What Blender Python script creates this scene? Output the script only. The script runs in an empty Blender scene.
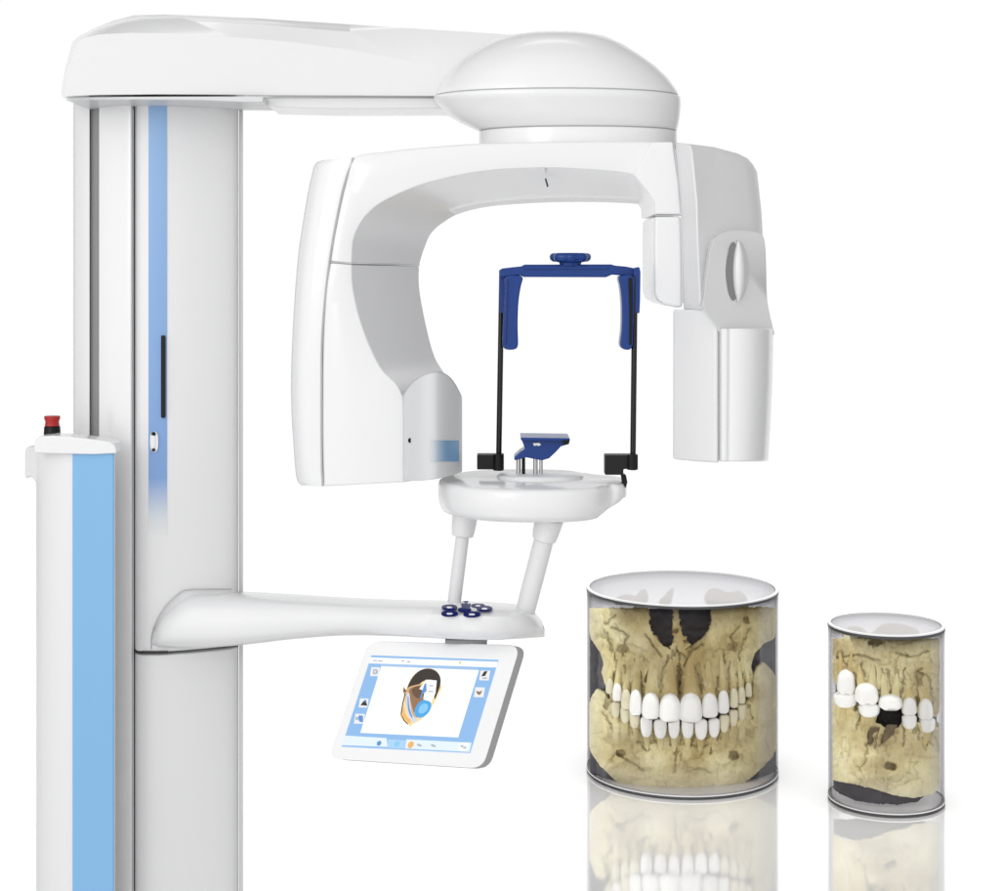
import bpy, bmesh, math, random
from mathutils import Vector, noise
random.seed(7)
F, HX, HY, H = 1700.0, 500.0, 270.0, 1.72        # focal length in photo pixels, principal point, eye height (m)
SC = bpy.context.scene
COL = SC.collection
PI = math.pi

def W(px, py, Y):
    return Vector(((px-HX)/F*Y, Y, H-(py-HY)/F*Y))
def ZZ(py, Y): return H-(py-HY)/F*Y

# ---------------------------------------------------------------- materials
def mat(name, col, rough=.35, spec=.5, metal=0.0, coat=0.0, noise_amt=0.0, nscale=8.0, bump=0.0):
    m = bpy.data.materials.new(name); m.use_nodes = True
    nt = m.node_tree; b = nt.nodes['Principled BSDF']
    b.inputs['Base Color'].default_value = (*col, 1)
    b.inputs['Roughness'].default_value = rough
    b.inputs['Specular IOR Level'].default_value = spec
    b.inputs['Metallic'].default_value = metal
    b.inputs['Coat Weight'].default_value = coat
    b.inputs['Coat Roughness'].default_value = .08
    geo = nt.nodes.new('ShaderNodeNewGeometry')
    nz = nt.nodes.new('ShaderNodeTexNoise'); nz.inputs['Scale'].default_value = nscale
    nz.inputs['Detail'].default_value = 6
    nt.links.new(geo.outputs['Position'], nz.inputs['Vector'])
    mr = nt.nodes.new('ShaderNodeMapRange')
    mr.inputs['To Min'].default_value = max(0, rough-.05); mr.inputs['To Max'].default_value = rough+.06
    nt.links.new(nz.outputs['Fac'], mr.inputs['Value']); nt.links.new(mr.outputs['Result'], b.inputs['Roughness'])
    if noise_amt:
        mx = nt.nodes.new('ShaderNodeMixRGB')
        mx.inputs['Color1'].default_value = (*[c*(1-noise_amt) for c in col], 1)
        mx.inputs['Color2'].default_value = (*[min(1, c*(1+noise_amt)) for c in col], 1)
        nt.links.new(nz.outputs['Fac'], mx.inputs['Fac']); nt.links.new(mx.outputs['Color'], b.inputs['Base Color'])
    if bump:
        bp = nt.nodes.new('ShaderNodeBump'); bp.inputs['Strength'].default_value = bump; bp.inputs['Distance'].default_value = .002
        n2 = nt.nodes.new('ShaderNodeTexNoise'); n2.inputs['Scale'].default_value = nscale*12
        nt.links.new(geo.outputs['Position'], n2.inputs['Vector'])
        nt.links.new(n2.outputs['Fac'], bp.inputs['Height']); nt.links.new(bp.outputs['Normal'], b.inputs['Normal'])
    return m

def ramp_mat(name, axis, stops, rough=.35):
    """printed colour that runs along one world axis; stops = [(coordinate, colour)]"""
    m = mat(name, stops[0][1], rough)
    nt = m.node_tree; b = nt.nodes['Principled BSDF']
    geo = nt.nodes.new('ShaderNodeNewGeometry'); sp = nt.nodes.new('ShaderNodeSeparateXYZ')
    nt.links.new(geo.outputs['Position'], sp.inputs[0])
    lo, hi = stops[0][0], stops[-1][0]
    mr = nt.nodes.new('ShaderNodeMapRange'); mr.inputs['From Min'].default_value = lo; mr.inputs['From Max'].default_value = hi
    nt.links.new(sp.outputs[axis], mr.inputs['Value'])
    cr = nt.nodes.new('ShaderNodeValToRGB')
    el = cr.color_ramp.elements
    while len(el) < len(stops): el.new(.5)
    for e, (p, c) in zip(el, stops):
        e.position = (p-lo)/(hi-lo); e.color = (*c, 1)
    for e, (p, c) in zip(el, stops):
        e.position = (p-lo)/(hi-lo)
    nt.links.new(mr.outputs['Result'], cr.inputs['Fac']); nt.links.new(cr.outputs['Color'], b.inputs['Base Color'])
    return m

WHITE = (.83, .83, .835)
M = {}
M['white'] = mat('white_plastic', WHITE, .22, .5, coat=.25, nscale=3)
M['satin'] = mat('satin_white_paint', (.80, .80, .805), .42, .45, nscale=3)
M['pearl'] = mat('pearl_grey_plastic', (.66, .665, .67), .35, nscale=3)
M['groove'] = mat('aluminium_groove', (.26, .26, .265), .5)
M['seam'] = mat('joint_gasket', (.55, .55, .56), .7, .2)
M['darkseam'] = mat('dark_joint_gasket', (.05, .05, .052), .7, .2)
M['blue'] = mat('light_blue_panel', (.235, .48, .765), .42, .35, nscale=2, noise_amt=.03)
M['navy'] = mat('navy_plastic', (.005, .040, .215), .25, .35, noise_amt=.1, nscale=20)
M['button'] = mat('navy_key', (.004, .010, .12), .5, .15)
M['black'] = mat('black_plastic', (.004, .004, .0045), .4, .25)
M['rod'] = mat('black_anodised_rod', (.003, .003, .0035), .25, .4)
M['clamp'] = mat('charcoal_block', (.010, .010, .011), .45, .25)
M['steel'] = mat('brushed_steel', (.5, .5, .5), .3, metal=.9)
M['red'] = mat('red_plastic', (.42, .012, .01), .3)
M['hook'] = mat('translucent_white_plastic', (.72, .72, .73), .3)

# ---------------------------------------------------------------- object helpers
def finish(name, me, m, parent=None, bevel=0.0, seg=3, angle=32, smooth=True, label=None):
    o = bpy.data.objects.new(name, me); COL.objects.link(o)
    if m: 
        if not me.materials: me.materials.append(m)
    if smooth:
        me.polygons.foreach_set('use_smooth', [True]*len(me.polygons))
        me.set_sharp_from_angle(angle=math.radians(angle))
    if bevel:
        md = o.modifiers.new('bevel', 'BEVEL'); md.width = bevel; md.segments = seg
        md.limit_method = 'ANGLE'; md.angle_limit = math.radians(angle); md.harden_normals = True
        md.use_clamp_overlap = True
    if parent: o.parent = parent
    if label: o['label'] = label
    return o

def origin_of(parent):
    p = Vector((0, 0, 0))
    while parent:
        p += parent.location; parent = parent.parent
    return p

def from_pydata(name, verts, faces, m, parent=None, fix=True, **k):
    og = origin_of(parent)
    me = bpy.data.meshes.new(name)
    me.from_pydata([tuple(Vector(v)-og) for v in verts], [], faces)
    if fix:
        bm = bmesh.new(); bm.from_mesh(me)
        bmesh.ops.remove_doubles(bm, verts=bm.verts, dist=1e-5)
        bmesh.ops.recalc_face_normals(bm, faces=bm.faces)
        bm.to_mesh(me); bm.free()
    me.update()
    return finish(name, me, m, parent, **k)

def cr(pts, n=6, closed=False):
    """Catmull-Rom through tuples/Vectors of any size"""
    P = [tuple(p) for p in pts]; N = len(P); out = []
    rng = range(N) if closed else range(N-1)
    for i in rng:
        p0 = P[(i-1) % N] if closed or i > 0 else P[i]
        p1 = P[i]; p2 = P[(i+1) % N]
        p3 = P[(i+2) % N] if closed or i+2 < N else P[(i+1) % N]
        for j in range(n):
            t = j/n
            out.append(tuple(.5*((2*b)+(-a+c)*t+(2*a-5*b+4*c-d)*t*t+(-a+3*b-3*c+d)*t**3) for a, b, c, d in zip(p0, p1, p2, p3)))
    if not closed: out.append(P[-1])
    return out

def loft(name, loops, m, parent, ncr=0, cap=True, ring=True, **k):
    """loops: equal-length lists of world points, joined in order; ncr smooths along the loft"""
    if ncr:
        cols = [cr([lp[i] for lp in loops], ncr) for i in range(len(loops[0]))]
        loops = [[c[j] for c in cols] for j in range(len(cols[0]))]
    n = len(loops[0]); vs = [p for lp in loops for p in lp]; fs = []
    for a in range(len(loops)-1):
        for i in range(n if ring else n-1):
            j = (i+1) % n
            fs.append((a*n+i, a*n+j, (a+1)*n+j, (a+1)*n+i))
    if cap:
        fs.append(tuple(range(n))); fs.append(tuple((len(loops)-1)*n+i for i in range(n)))
    return from_pydata(name, vs, fs, m, parent, **k)

def pixloft(name, secs, m, parent, **k):
    return loft(name, [[W(*p) for p in s] for s in secs], m, parent, **k)

def extr(name, poly, Y0, depth, m, parent, tilt=None, **k):
    """front outline in photo pixels at depth Y0 (tilt: Y as a function of px,py), pushed straight back by depth"""
    fr = [W(x, y, tilt(x, y) if tilt else Y0) for x, y in poly]
    bk = [p+Vector((0, depth, 0)) for p in fr]
    return loft(name, [fr, bk], m, parent, **k)

def walls(name, ring, m, parent, **k):
    """upright shell: ring of (px, Y, z_top, z_bottom)"""
    top = [Vector(((x-HX)/F*Y, Y, zt)) for x, Y, zt, zb in ring]
    bot = [Vector(((x-HX)/F*Y, Y, zb)) for x, Y, zt, zb in ring]
    return loft(name, [top, bot], m, parent, **k)

def tube(name, pts, r, m, parent, n=10, r2=None, **k):
    pts = [Vector(p) for p in pts]; loops = []
    for i, p in enumerate(pts):
        d = (pts[min(i+1, len(pts)-1)]-pts[max(i-1, 0)]).normalized()
        up = Vector((0, 1, 0)) if abs(d.y) < .9 else Vector((0, 0, 1))
        a = d.cross(up).normalized(); b = d.cross(a).normalized()
        rr = r if r2 is None else r+(r2-r)*i/(len(pts)-1)
        loops.append([p+(a*math.cos(2*PI*j/n)+b*math.sin(2*PI*j/n))*rr for j in range(n)])
    return loft(name, loops, m, parent, **k)

def seam(path, parent, r=.0011, m=None, name='joint_seam', smooth=0):
    if smooth: path = cr(path, smooth)
    return tube(name, [W(*p) for p in path], r, m or M['seam'], parent, n=6)

def empty(name, loc, label, cat, group=None):
    o = bpy.data.objects.new(name, None); o.empty_display_size = .1; COL.objects.link(o)
    o.location = loc; o['label'] = label; o['category'] = cat
    if group: o['group'] = group
    return o

def box_pts(x0, x1, y0, y1): return [(x0, y0), (x1, y0), (x1, y1), (x0, y1)]

# ================================================================= SETTING: glossy white studio floor
m = bpy.data.materials.new('polished_white_floor'); m.use_nodes = True
nt = m.node_tree; nt.nodes.clear()
out = nt.nodes.new('ShaderNodeOutputMaterial'); mx = nt.nodes.new('ShaderNodeMixShader')
df = nt.nodes.new('ShaderNodeBsdfDiffuse'); gl = nt.nodes.new('ShaderNodeBsdfGlossy')
df.inputs['Color'].default_value = (.9, .9, .9, 1)
gl.inputs['Color'].default_value = (1, 1, 1, 1); gl.inputs['Roughness'].default_value = .06
mx.inputs['Fac'].default_value = .5
nt.links.new(df.outputs[0], mx.inputs[1]); nt.links.new(gl.outputs[0], mx.inputs[2]); nt.links.new(mx.outputs[0], out.inputs['Surface'])
fl = from_pydata('floor', [(-6, -1, 0), (6, -1, 0), (6, 9.0, 0), (-6, 9.0, 0)], [(0, 1, 2, 3)], m, smooth=False, fix=False)
fl['kind'] = 'structure'

# ================================================================= THE MACHINE
ROOT = empty('dental_xray_machine', (W(135, 600, 3.4).x, 3.4, 0),
             'tall white panoramic dental x-ray machine with blue stripes, overhead arm and touch screen', 'x-ray machine')

# ---- rear column with the aluminium rail groove
ZT = ZZ(100, 3.4)
rear = walls('rail_column', [(x, Y, ZT, 0.0) for x, Y in
        [(73, 3.56), (73.4, 3.38), (76, 3.364), (89.5, 3.344), (89.7, 3.358), (98.8, 3.346), (99, 3.332), (120, 3.304), (131, 3.302), (132.5, 3.312),
         (133, 3.62), (80, 3.66)]], M['white'], ROOT, bevel=.0015)
walls('rail_groove', [(x, Y, ZT-.005, 0.02) for x, Y in [(89.9, 3.355), (98.7, 3.343), (98.7, 3.348), (89.9, 3.360)]], M['groove'], rear)

# ---- carriage (upper front cover) and lower cover
def col_ring(zt, zb, grow=0.0):
    pts = [(134.2, 3.36), (134.8, 3.328), (137, 3.316), (142, 3.311), (149, 3.309), (158, 3.309), (167, 3.3115), (185, 3.322), (205, 3.337),
           (222, 3.352), (232, 3.363), (237, 3.372), (238.5, 3.385), (238.5, 3.70), (150, 3.74), (134.2, 3.60)]
    return [(x, Y+grow, zt(x, Y) if callable(zt) else zt, zb) for x, Y in pts]
zc_split = ZZ(651, 3.33)
carr = walls('column_cover', col_ring(lambda x, Y: ZZ(103.5 if x < 140 else 103.5+(x-140)*.052, min(Y, 3.39)), zc_split+.003), M['satin'], ROOT, bevel=.003, angle=50)
low = walls('lower_column_cover', col_ring(zc_split-.004, 0.0, .004), M['satin'], ROOT, bevel=.003, angle=50)
walls('rear_trim', [(x, Y, ZZ(109, 3.4), 0.0) for x, Y in [(239.2, 3.385), (243, 3.385), (243, 3.66), (239.2, 3.66)]], M['pearl'], ROOT, bevel=.002)
walls('column_core', [(x, Y, ZT, 0.01) for x, Y in [(133.3, 3.40), (236, 3.43), (236, 3.68), (152, 3.71), (133.3, 3.6)]], M['seam'], ROOT)
# blue strip printed on the cover: fades out downwards
B1 = (.225, .40, .68)
zf0, zf1, zf2 = ZZ(535, 3.31), ZZ(478, 3.31), ZZ(100, 3.31)
M['strip'] = ramp_mat('fading_blue_strip', 2, [(zf0, (.78, .78, .785)), (zf0+.035, (.66, .70, .74)), (zf1, (.20, .35, .66)), (zf2, (.27, .45, .72))])
strip = walls('blue_strip', [(148.5, 3.3078, ZZ(104.3, 3.31), zf0), (158, 3.3078, ZZ(104.5, 3.31), zf0), (167, 3.3103, ZZ(104.8, 3.31), zf0),
                             (167, 3.314, ZZ(104.8, 3.31), zf0), (158, 3.311, ZZ(104.5, 3.31), zf0), (148.5, 3.311, ZZ(104.3, 3.31), zf0)], M['strip'], carr)
extr('slot', [(161.5, 335.5), (164.5, 335.5), (165.2, 337), (165.2, 417), (164, 418), (162, 418), (161, 417), (161, 337)], 3.3052, .004, M['black'], carr)
# oval rocker switch
def oval(cx, cy, rx, ry, n=28, p=2.0):
    o = []
    for i in range(n):
        a = 2*PI*i/n; c, s = math.cos(a), math.sin(a)
        o.append((cx+rx*math.copysign(abs(c)**(2/p), c), cy+ry*math.copysign(abs(s)**(2/p), s)))
    return o
sw = extr('rocker_switch', oval(154, 442, 4.2, 10.5, p=2.6), 3.3035, .006, M['white'], carr, bevel=.001)
extr('switch_recess', oval(153.5, 434, 2.2, 2.2), 3.3022, .003, M['black'], sw)
extr('switch_recess', oval(153.5, 450, 2.0, 1.8), 3.3022, .003, M['darkseam'], sw)
extr('switch_key', oval(152.6, 442, 2.6, 6.6, p=2.6), 3.301, .004, M['white'], sw, bevel=.0008)
# groove at the foot of the carriage and outline of the arm root
seam([(136, 651.5, 3.327), (145, 652, 3.306), (168, 652, 3.309)], ROOT, .0022, M['darkseam'])

# ---- fixed column at the left with blue panel
ZF = ZZ(452, 3.22)
fix = walls('fixed_column', [(x, Y, ZF, 0.0) for x, Y in
        [(36.2, 3.36), (36.3, 3.29), (38, 3.262), (43, 3.243), (52, 3.227), (63, 3.217), (72, 3.212), (114.5, 3.212), (115.3, 3.222), (115.3, 3.25), (90, 3.29), (45, 3.32)]],
        M['satin'], ROOT, bevel=.002, angle=40)
walls('blue_panel', [(72.5, 3.2085, ZF-.002, 0.005), (100, 3.2085, ZF-.002, 0.005), (112.8, 3.2085, ZF-.002, .005), (114.2, 3.2105, ZF-.002, .005),
                     (114.2, 3.2145, ZF-.002, .005), (72.5, 3.2145, ZF-.002, .005)], M['blue'], fix)
cap_f = [(34.3, 453), (34, 446), (35.5, 440), (40, 436.5), (52, 435.5), (70, 436.5), (95, 439.5), (110, 441.8), (115, 445), (116.3, 449), (116.5, 453.5), (95, 454.5), (60, 454)]
cap = extr('column_cap', cap_f, 3.20, .055, M['white'], ROOT, bevel=.003, angle=40)
hook = extr('side_hook', [(24.8, 452), (27, 447), (35, 446.5), (38, 446.5), (38, 482), (35, 482), (33, 478), (30, 476.5), (26, 479), (24.8, 476)], 3.27, .035, M['hook'], fix, bevel=.003)
eb = loft('emergency_button', [[W(52.2, y, 3.26)+Vector((math.cos(a)*r, math.sin(a)*r, 0)) for a in [2*PI*i/28 for i in range(28)]]
          for y, r in [(415.8, .0135), (416.2, .0152), (418.5, .0150), (421.5, .0128), (425.8, .0138), (426.0, .0120)]], M['red'], ROOT, bevel=.0006, angle=40)
loft('button_base', [[W(52.2, y, 3.26)+Vector((math.cos(a)*r, math.sin(a)*r, 0)) for a in [2*PI*i/28 for i in range(28)]]
          for y, r in [(425.9, .0135), (427, .0152), (434.5, .0158), (437.5, .0158)]], M['black'], eb, bevel=.0006, angle=40)

# ---- overhead arm
f0 = [(66, 96.3), (64.5, 90), (69, 68), (76.5, 44), (84, 38), (100, 34.5), (130, 33), (170, 33.5), (230, 37), (290, 42), (350, 50), (410, 62), (470, 74), (560, 78), (640, 84), (640, 95), (500, 96), (435, 96), (350, 95.5), (250, 95), (160, 94.5), (100, 95)]
f1 = [(62, 97), (61.5, 88), (66, 65), (72.5, 41.5), (80, 35.5), (96, 27.5), (112, 21), (133, 15.5), (165, 14.5), (250, 18), (350, 24.5), (420, 29), (500, 34), (560, 38), (650, 66), (650, 96), (500, 97), (435, 97), (350, 96.5), (250, 96), (160, 95.5), (100, 96)]
def shrink(l, k, cx=350, cy=60): return [(cx+(x-cx)*k, cy+(y-cy)*k) for x, y in l]
fa = [(x*.985+1.3, y*.97+3.0) for x, y in f0]
secs = [[(x, y, 3.172) for x, y in fa], [(x, y, 3.158+0.0) for x, y in f0]]
mid = [((a[0]*.45+b[0]*.55), (a[1]*.30+b[1]*.70)) for a, b in zip(f0, f1)]
def scaleY(lst, Y, Yr):   # keep world X,Z of the outline drawn at Yr
    return [(HX+(x-HX)*Yr/Y, HY+(y-HY)*Yr/Y, Y) for x, y in lst]
def back(x, Y, Ye=3.30):
    t = (x-66)/369.0
    return Y+(Ye-Y)*t
secs = [[(x, y, back(x, 3.165)) for x, y in f0], [(x, y, back(x, 3.205, 3.325)) for x, y in mid], [(x, y, back(x, 3.30, 3.345)) for x, y in f1],
        scaleY(f1, 3.56, 3.32), scaleY(f1, 3.64, 3.34), scaleY(f0, 3.70, 3.36)]
arm = pixloft('overhead_arm', secs, M['white'], ROOT, bevel=.006, angle=24, seg=4)
extr('arm_base_plate', [(66, 96.9), (262, 96.4), (263.5, 98), (262.5, 102.6), (240, 102.3), (200, 100.5), (140, 99.8), (90, 100.3), (70, 101.5), (66, 100.5)], 3.19, .16, M['pearl'], arm, bevel=.002)
extr('arm_underside_cover', [(262, 97.6), (436, 98), (470, 98), (470, 109), (434, 108.6), (330, 108.8), (268, 107)], 3.185, .16, M['white'], arm, tilt=lambda x, y: back(x, 3.19, 3.315), bevel=.002)

# ---- rotation hub: dome, rim, skirt, neck
YC = 3.27
def level(py, xl, xr, ry, n=72, dz=0, p=2.15, yc=YC):
    c = W((xl+xr)/2, py, yc); rx = (xr-xl)/2/F*yc; o = []
    for i in range(n):
        a = 2*PI*i/n; cc, s = math.cos(a), math.sin(a)
        o.append(Vector((c.x+rx*math.copysign(abs(cc)**(2/p), cc), c.y+ry*math.copysign(abs(s)**(2/p), s), c.z+dz)))
    return o
dome = loft('hub_dome', [level(*v) for v in [(33.6, 545, 565, .012), (34.5, 522, 590, .045), (38.5, 501, 608, .075), (46, 484, 624, .098), (57, 466, 641, .120), (68, 453, 656, .137),
        (80, 443, 668, .149), (89, 438, 674.5, .157), (93, 436, 677, .1595), (96.3, 435.5, 678, .160)]], M['white'], ROOT, angle=60)
loft('hub_seam', [level(96.0, 437, 677, .1575), level(98.6, 437, 677, .1575)], M['seam'], dome, angle=60)
sk = loft('hub_skirt', [level(*v) for v in [(97.6, 434.0, 679, .161), (98.6, 433.4, 680, .1625), (102.0, 435.2, 680.2, .163), (106, 439, 680.4, .160), (110, 444, 680, .155),
        (116, 449, 679.5, .150), (123, 461, 678.5, .142), (129.5, 475, 677, .133), (131.2, 479, 676.5, .128)]], M['white'], ROOT, angle=60)
loft('neck_seam', [level(131.0, 481, 675, .125), level(132.6, 481, 675, .125)], M['seam'], sk, angle=60)
loft('hub_neck', [level(132.4, 479, 676.5, .128), (level(150, 479, 676.5, .128))], M['white'], ROOT, angle=60)

# ---- C-shaped rotating arm
YF, YB = 3.10, 3.42
def cstation(o, i, b, yf=YF, yb=YB):
    """outer, inner front, inner back -> section ring"""
    ob = (HX+(o[0]-HX)*yf/yb, HY+(o[1]-HY)*yf/yb)
    m1 = (i[0]*.62+b[0]*.38, i[1]*.62+b[1]*.38)
    m2 = (i[0]*.22+b[0]*.78, i[1]*.22+b[1]*.78)
    b2 = (b[0]*.85+ob[0]*.15, b[1]*.85+ob[1]*.15)
    return [(o[0], o[1], yf+.004), (o[0]*.94+i[0]*.06, o[1]*.94+i[1]*.06, yf), (o[0]*.5+i[0]*.5, o[1]*.5+i[1]*.5, yf-.003), (i[0], i[1], yf+.002),
            (m1[0], m1[1], yf+.10), (m2[0], m2[1], yf+.20), (b[0], b[1], yb-.06), (b2[0], b2[1], yb-.005), (ob[0], ob[1], yb)]
arch_st = [((330.5, 261.2), (351.5, 263), (419.5, 264.5)), ((334, 238), (353, 241), (423.5, 251)), ((340.5, 205), (361, 222), (431, 234)), ((347, 178), (376, 206), (443, 223)),
           ((354.3, 157.3), (400, 193), (460, 213.5)), ((390, 151.3), (432, 181.5), (487, 207)), ((430, 147), (482, 171.5), (520, 204)), ((500, 142.8), (535, 168), (557, 202.3)),
           ((590, 141.6), (587, 169.5), (600, 202.3)), ((640, 141.6), (633, 175), (637, 204)), ((655, 142), (645, 190), (648, 206))]
arch = pixloft('c_arm', [cstation(*s) for s in arch_st], M['white'], ROOT, ncr=6, bevel=.003, angle=40)
low_st = [((330.2, 262.8), (351.7, 264.6), (419.3, 266.1)), ((326, 290), (353, 290), (419.5, 288)), ((323.5, 330), (362.5, 328), (425.5, 322)), ((322.6, 365), (380, 367), (434.5, 356)),
          ((322.4, 393), (401, 392), (448, 383)), ((322.4, 440), (407, 440), (452, 430)), ((323.5, 486.3), (407, 482), (452, 474))]
lowc = pixloft('detector_housing', [cstation(*s) for s in low_st], M['white'], ROOT, ncr=6, bevel=.003, angle=40)
end_st = [((321, 160.5), (353.0, 157.6)), ((315, 164), (351.5, 164)), ((311.5, 175), (346.2, 178)), ((305.5, 205), (339.5, 205)), ((297.5, 261), (329.3, 262)), ((292.5, 333), (322.4, 330)),
          ((291, 397), (321.3, 397)), ((294.5, 461), (321.6, 461)), ((297, 480), (322.4, 480)), ((301, 485.3), (322.5, 486.5))]
es = []
for a, b in end_st:
    k = .12
    yb = 3.38
    def bk(q, Y=yb): return (HX+(q[0]-HX)*YF/Y, HY+(q[1]-HY)*YF/Y, Y)
    es.append([(b[0]+.6, b[1], YF+.003), (b[0]-1.2, b[1], YF-.001), (a[0]*.45+b[0]*.55, a[1]*.45+b[1]*.55, YF), (a[0]*.75+b[0]*.25, a[1]*.75+b[1]*.25, YF+.008), (a[0]*.93+b[0]*.07, a[1]*.93+b[1]*.07, YF+.022), (a[0], a[1], YF+.045),
               bk(a, 3.34), bk((a[0]+5, a[1])), bk(b)])
endc = pixloft('c_arm_end_cover', es, M['white'], ROOT, ncr=5, bevel=.002, angle=40)
seam([(b[0]+.6, b[1], YF+.0015) for a, b in end_st], ROOT, .0008, smooth=4)
seam([(330.5, 262, YF+.001), (341, 262.8, YF-.002), (351.5, 263.8, YF+.002), (377, 264.3, YF+.098), (404, 264.8, YF+.2), (419.5, 265.2, YB-.06)], ROOT, .0012)
# oval sensor hole in the soffit
extr('indicator_slot', [(545.2, 178.5), (546.2, 178), (548.6, 186), (547.5, 187)], 3.13, .03, M['darkseam'], arch)
# sensor pod
def ipt(x, tab):
    for (a, va), (b, vb) in zip(tab, tab[1:]):
        if a <= x <= b: return va+(vb-va)*(x-a)/(b-a)
    return tab[-1][1] if x > tab[-1][0] else tab[0][1]
pt_top = cr([(403.5, 394.5), (408, 387.5), (415, 380.5), (424, 375), (434, 372.3), (442, 373), (450, 378), (456, 386), (461.5, 397)], 5)
pt_bot = [(403, 481), (420, 481), (440, 478.5), (452, 475.5), (462, 472)]
ring = []
for i in range(25):
    t = i/24; x = 403.5+(461.8-403.5)*t
    Y = 3.088-.050*math.sin(PI*min(1, t*1.0))**.8 + .055*max(0, t-.55)**1.3*2
    ring.append((x, Y, ZZ(ipt(x, pt_top), Y), ZZ(ipt(x, pt_bot), Y)))
Yl = ring[-1][1]
ring += [(462.2, Yl+.03, ZZ(398, Yl+.03), ZZ(471, Yl+.03)), (452, 3.33, ZZ(398, 3.33), ZZ(462, 3.33)), (403.5, 3.33, ZZ(405, 3.33), ZZ(462, 3.33))]
pod = walls('sensor_pod', ring, M['pearl'], ROOT, bevel=.0015, angle=45)
seam([(p[0]-.2, p[1]-.4, 3.088-.050*math.sin(PI*min(1, (p[0]-403.5)/58.3))**.8+.055*max(0, (p[0]-403.5)/58.3-.55)**1.3*2) for p in pt_top], pod, .001)
seam([(403.4, 394.5, 3.09), (403.6, 481, 3.09)], pod, .001)
def podY(x):
    t = (x-403.5)/58.3
    return 3.088-.050*math.sin(PI*min(1, t))**.8+.055*max(0, t-.55)**1.3*2
xs = [430+i*(459-430)/12 for i in range(13)]
M['podlabel'] = ramp_mat('printed_blue_patch', 0, [(W(430, 0, 3.04).x, (.64, .645, .65)), (W(438, 0, 3.04).x, (.42, .52, .62)), (W(446, 0, 3.04).x, (.20, .36, .56)), (W(459, 0, 3.05).x, (.22, .42, .66))])
loft('blue_patch', [[W(x, 440.5, podY(x)-.0012) for x in xs], [W(x, 461.5, podY(x)-.0012) for x in xs]], M['podlabel'], pod, ring=False, cap=False, fix=False)
extr('indicator_hole', oval(410.3, 440.5, 2.4, 2.4), podY(410)-.002, .006, M['black'], pod)

# ---- right side: tube head
extr('tube_head_inner_block', [(652, 142), (673, 142), (678.5, 180), (681, 214.3), (655, 214.3), (654.6, 203), (646, 190), (634, 176)], 3.094, .30, M['white'], ROOT, bevel=.003)
extr('tube_head_lower_block', [(654.6, 216.3), (681, 216.3), (682.2, 260), (682.6, 307.5), (676, 307.5), (666, 305.8), (657.5, 301), (654.3, 293), (654.2, 240)], 3.095, .26, M['white'], ROOT, bevel=.006, angle=40)
seam([(654.5, 215.3, 3.099), (681, 215.3, 3.099)], ROOT, .0013)
hs = []
for pts in [[(674.5, 142.6, 3.095), (682, 142.9, 3.06), (689, 144, 3.035), (716, 147.5, 3.10), (738, 153, 3.15), (747, 157.5, 3.19), (752, 163, 3.24)],
            [(676, 150, 3.09), (684, 150, 3.05), (692, 152, 3.025), (718, 155, 3.09), (742, 160, 3.14), (752, 165, 3.18), (757, 172, 3.24)],
            [(680.5, 201, 3.09), (688, 201, 3.05), (696.5, 201, 3.02), (722, 203, 3.09), (748, 206, 3.14), (758, 208, 3.18), (761.5, 212, 3.24)],
            [(682, 241, 3.09), (689, 241, 3.05), (697.5, 241, 3.02), (724, 243, 3.09), (750, 245, 3.14), (760, 247, 3.18), (763.5, 250, 3.24)],
            [(683.4, 304, 3.09), (691, 305, 3.05), (700.5, 305, 3.02), (726, 306, 3.09), (752, 307, 3.14), (762, 308, 3.18), (765.5, 308, 3.24)],
            [(684.0, 309.5, 3.094), (692, 310, 3.056), (702.5, 310, 3.026), (727, 311, 3.095), (753, 312, 3.145), (762, 313, 3.185), (765, 313, 3.24)]]:
    a, z = pts[0], pts[-1]
    hs.append(pts+[(z[0]-12, z[1], 3.40), (a[0], a[1]+.5, 3.42)])
head = pixloft('tube_head', hs, M['satin'], ROOT, bevel=.004, angle=30, seg=4)
seam([(673.6, 143, 3.094), (677, 165, 3.090), (681, 205, 3.088), (682.6, 245, 3.088), (683.3, 303, 3.088)], ROOT, .0013, smooth=4)
# bracket with the dial, proud of the right-hand face
def rt(off): return lambda x, y: 3.012+.0021*(x-700)-off
br = cr([(703.5, 303), (706, 283), (709, 262), (712, 245), (717, 237), (730, 231.2), (745, 231), (758, 233), (764.3, 239), (766, 262), (767, 296), (770, 315), (773, 328), (772, 336), (745, 338), (722, 334), (713, 322), (706, 312)], 4, closed=True)
brk = extr('pivot_bracket', br, 0, .10, M['white'], ROOT, tilt=rt(.040), bevel=.004, angle=45)
seam([(x, y, rt(.020)(x, y)) for x, y in [(700.5, 306), (704.5, 283), (707.8, 262), (710.6, 245), (716, 236)]], ROOT, .0012, smooth=4)
dial = extr('adjustment_dial_recess', oval(737.2, 271, 12.2, 31, 36, 1.85), 0, .004, M['pearl'], ROOT, tilt=rt(.0425), bevel=.001)
extr('recess_shadow_gap', oval(733.5, 271.5, 7.5, 29.3, 32, 1.8), 0, .003, M['groove'], dial, tilt=rt(.0440))
kn = []
for yy, w_ in [(241, .8), (247, 3.8), (256, 6.6), (271, 8.3), (286, 7), (296, 4), (302, .8)]:
    cx = 738.5
    kn.append([(cx+w_*math.cos(a)*.8, yy, rt(.0465)(cx, yy)-.018*math.sin(a)*(w_/8.3)) for a in [PI*j/8 for j in range(9)]])
pixloft('dial_knob', kn, M['white'], dial, ncr=4, angle=60)
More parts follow.
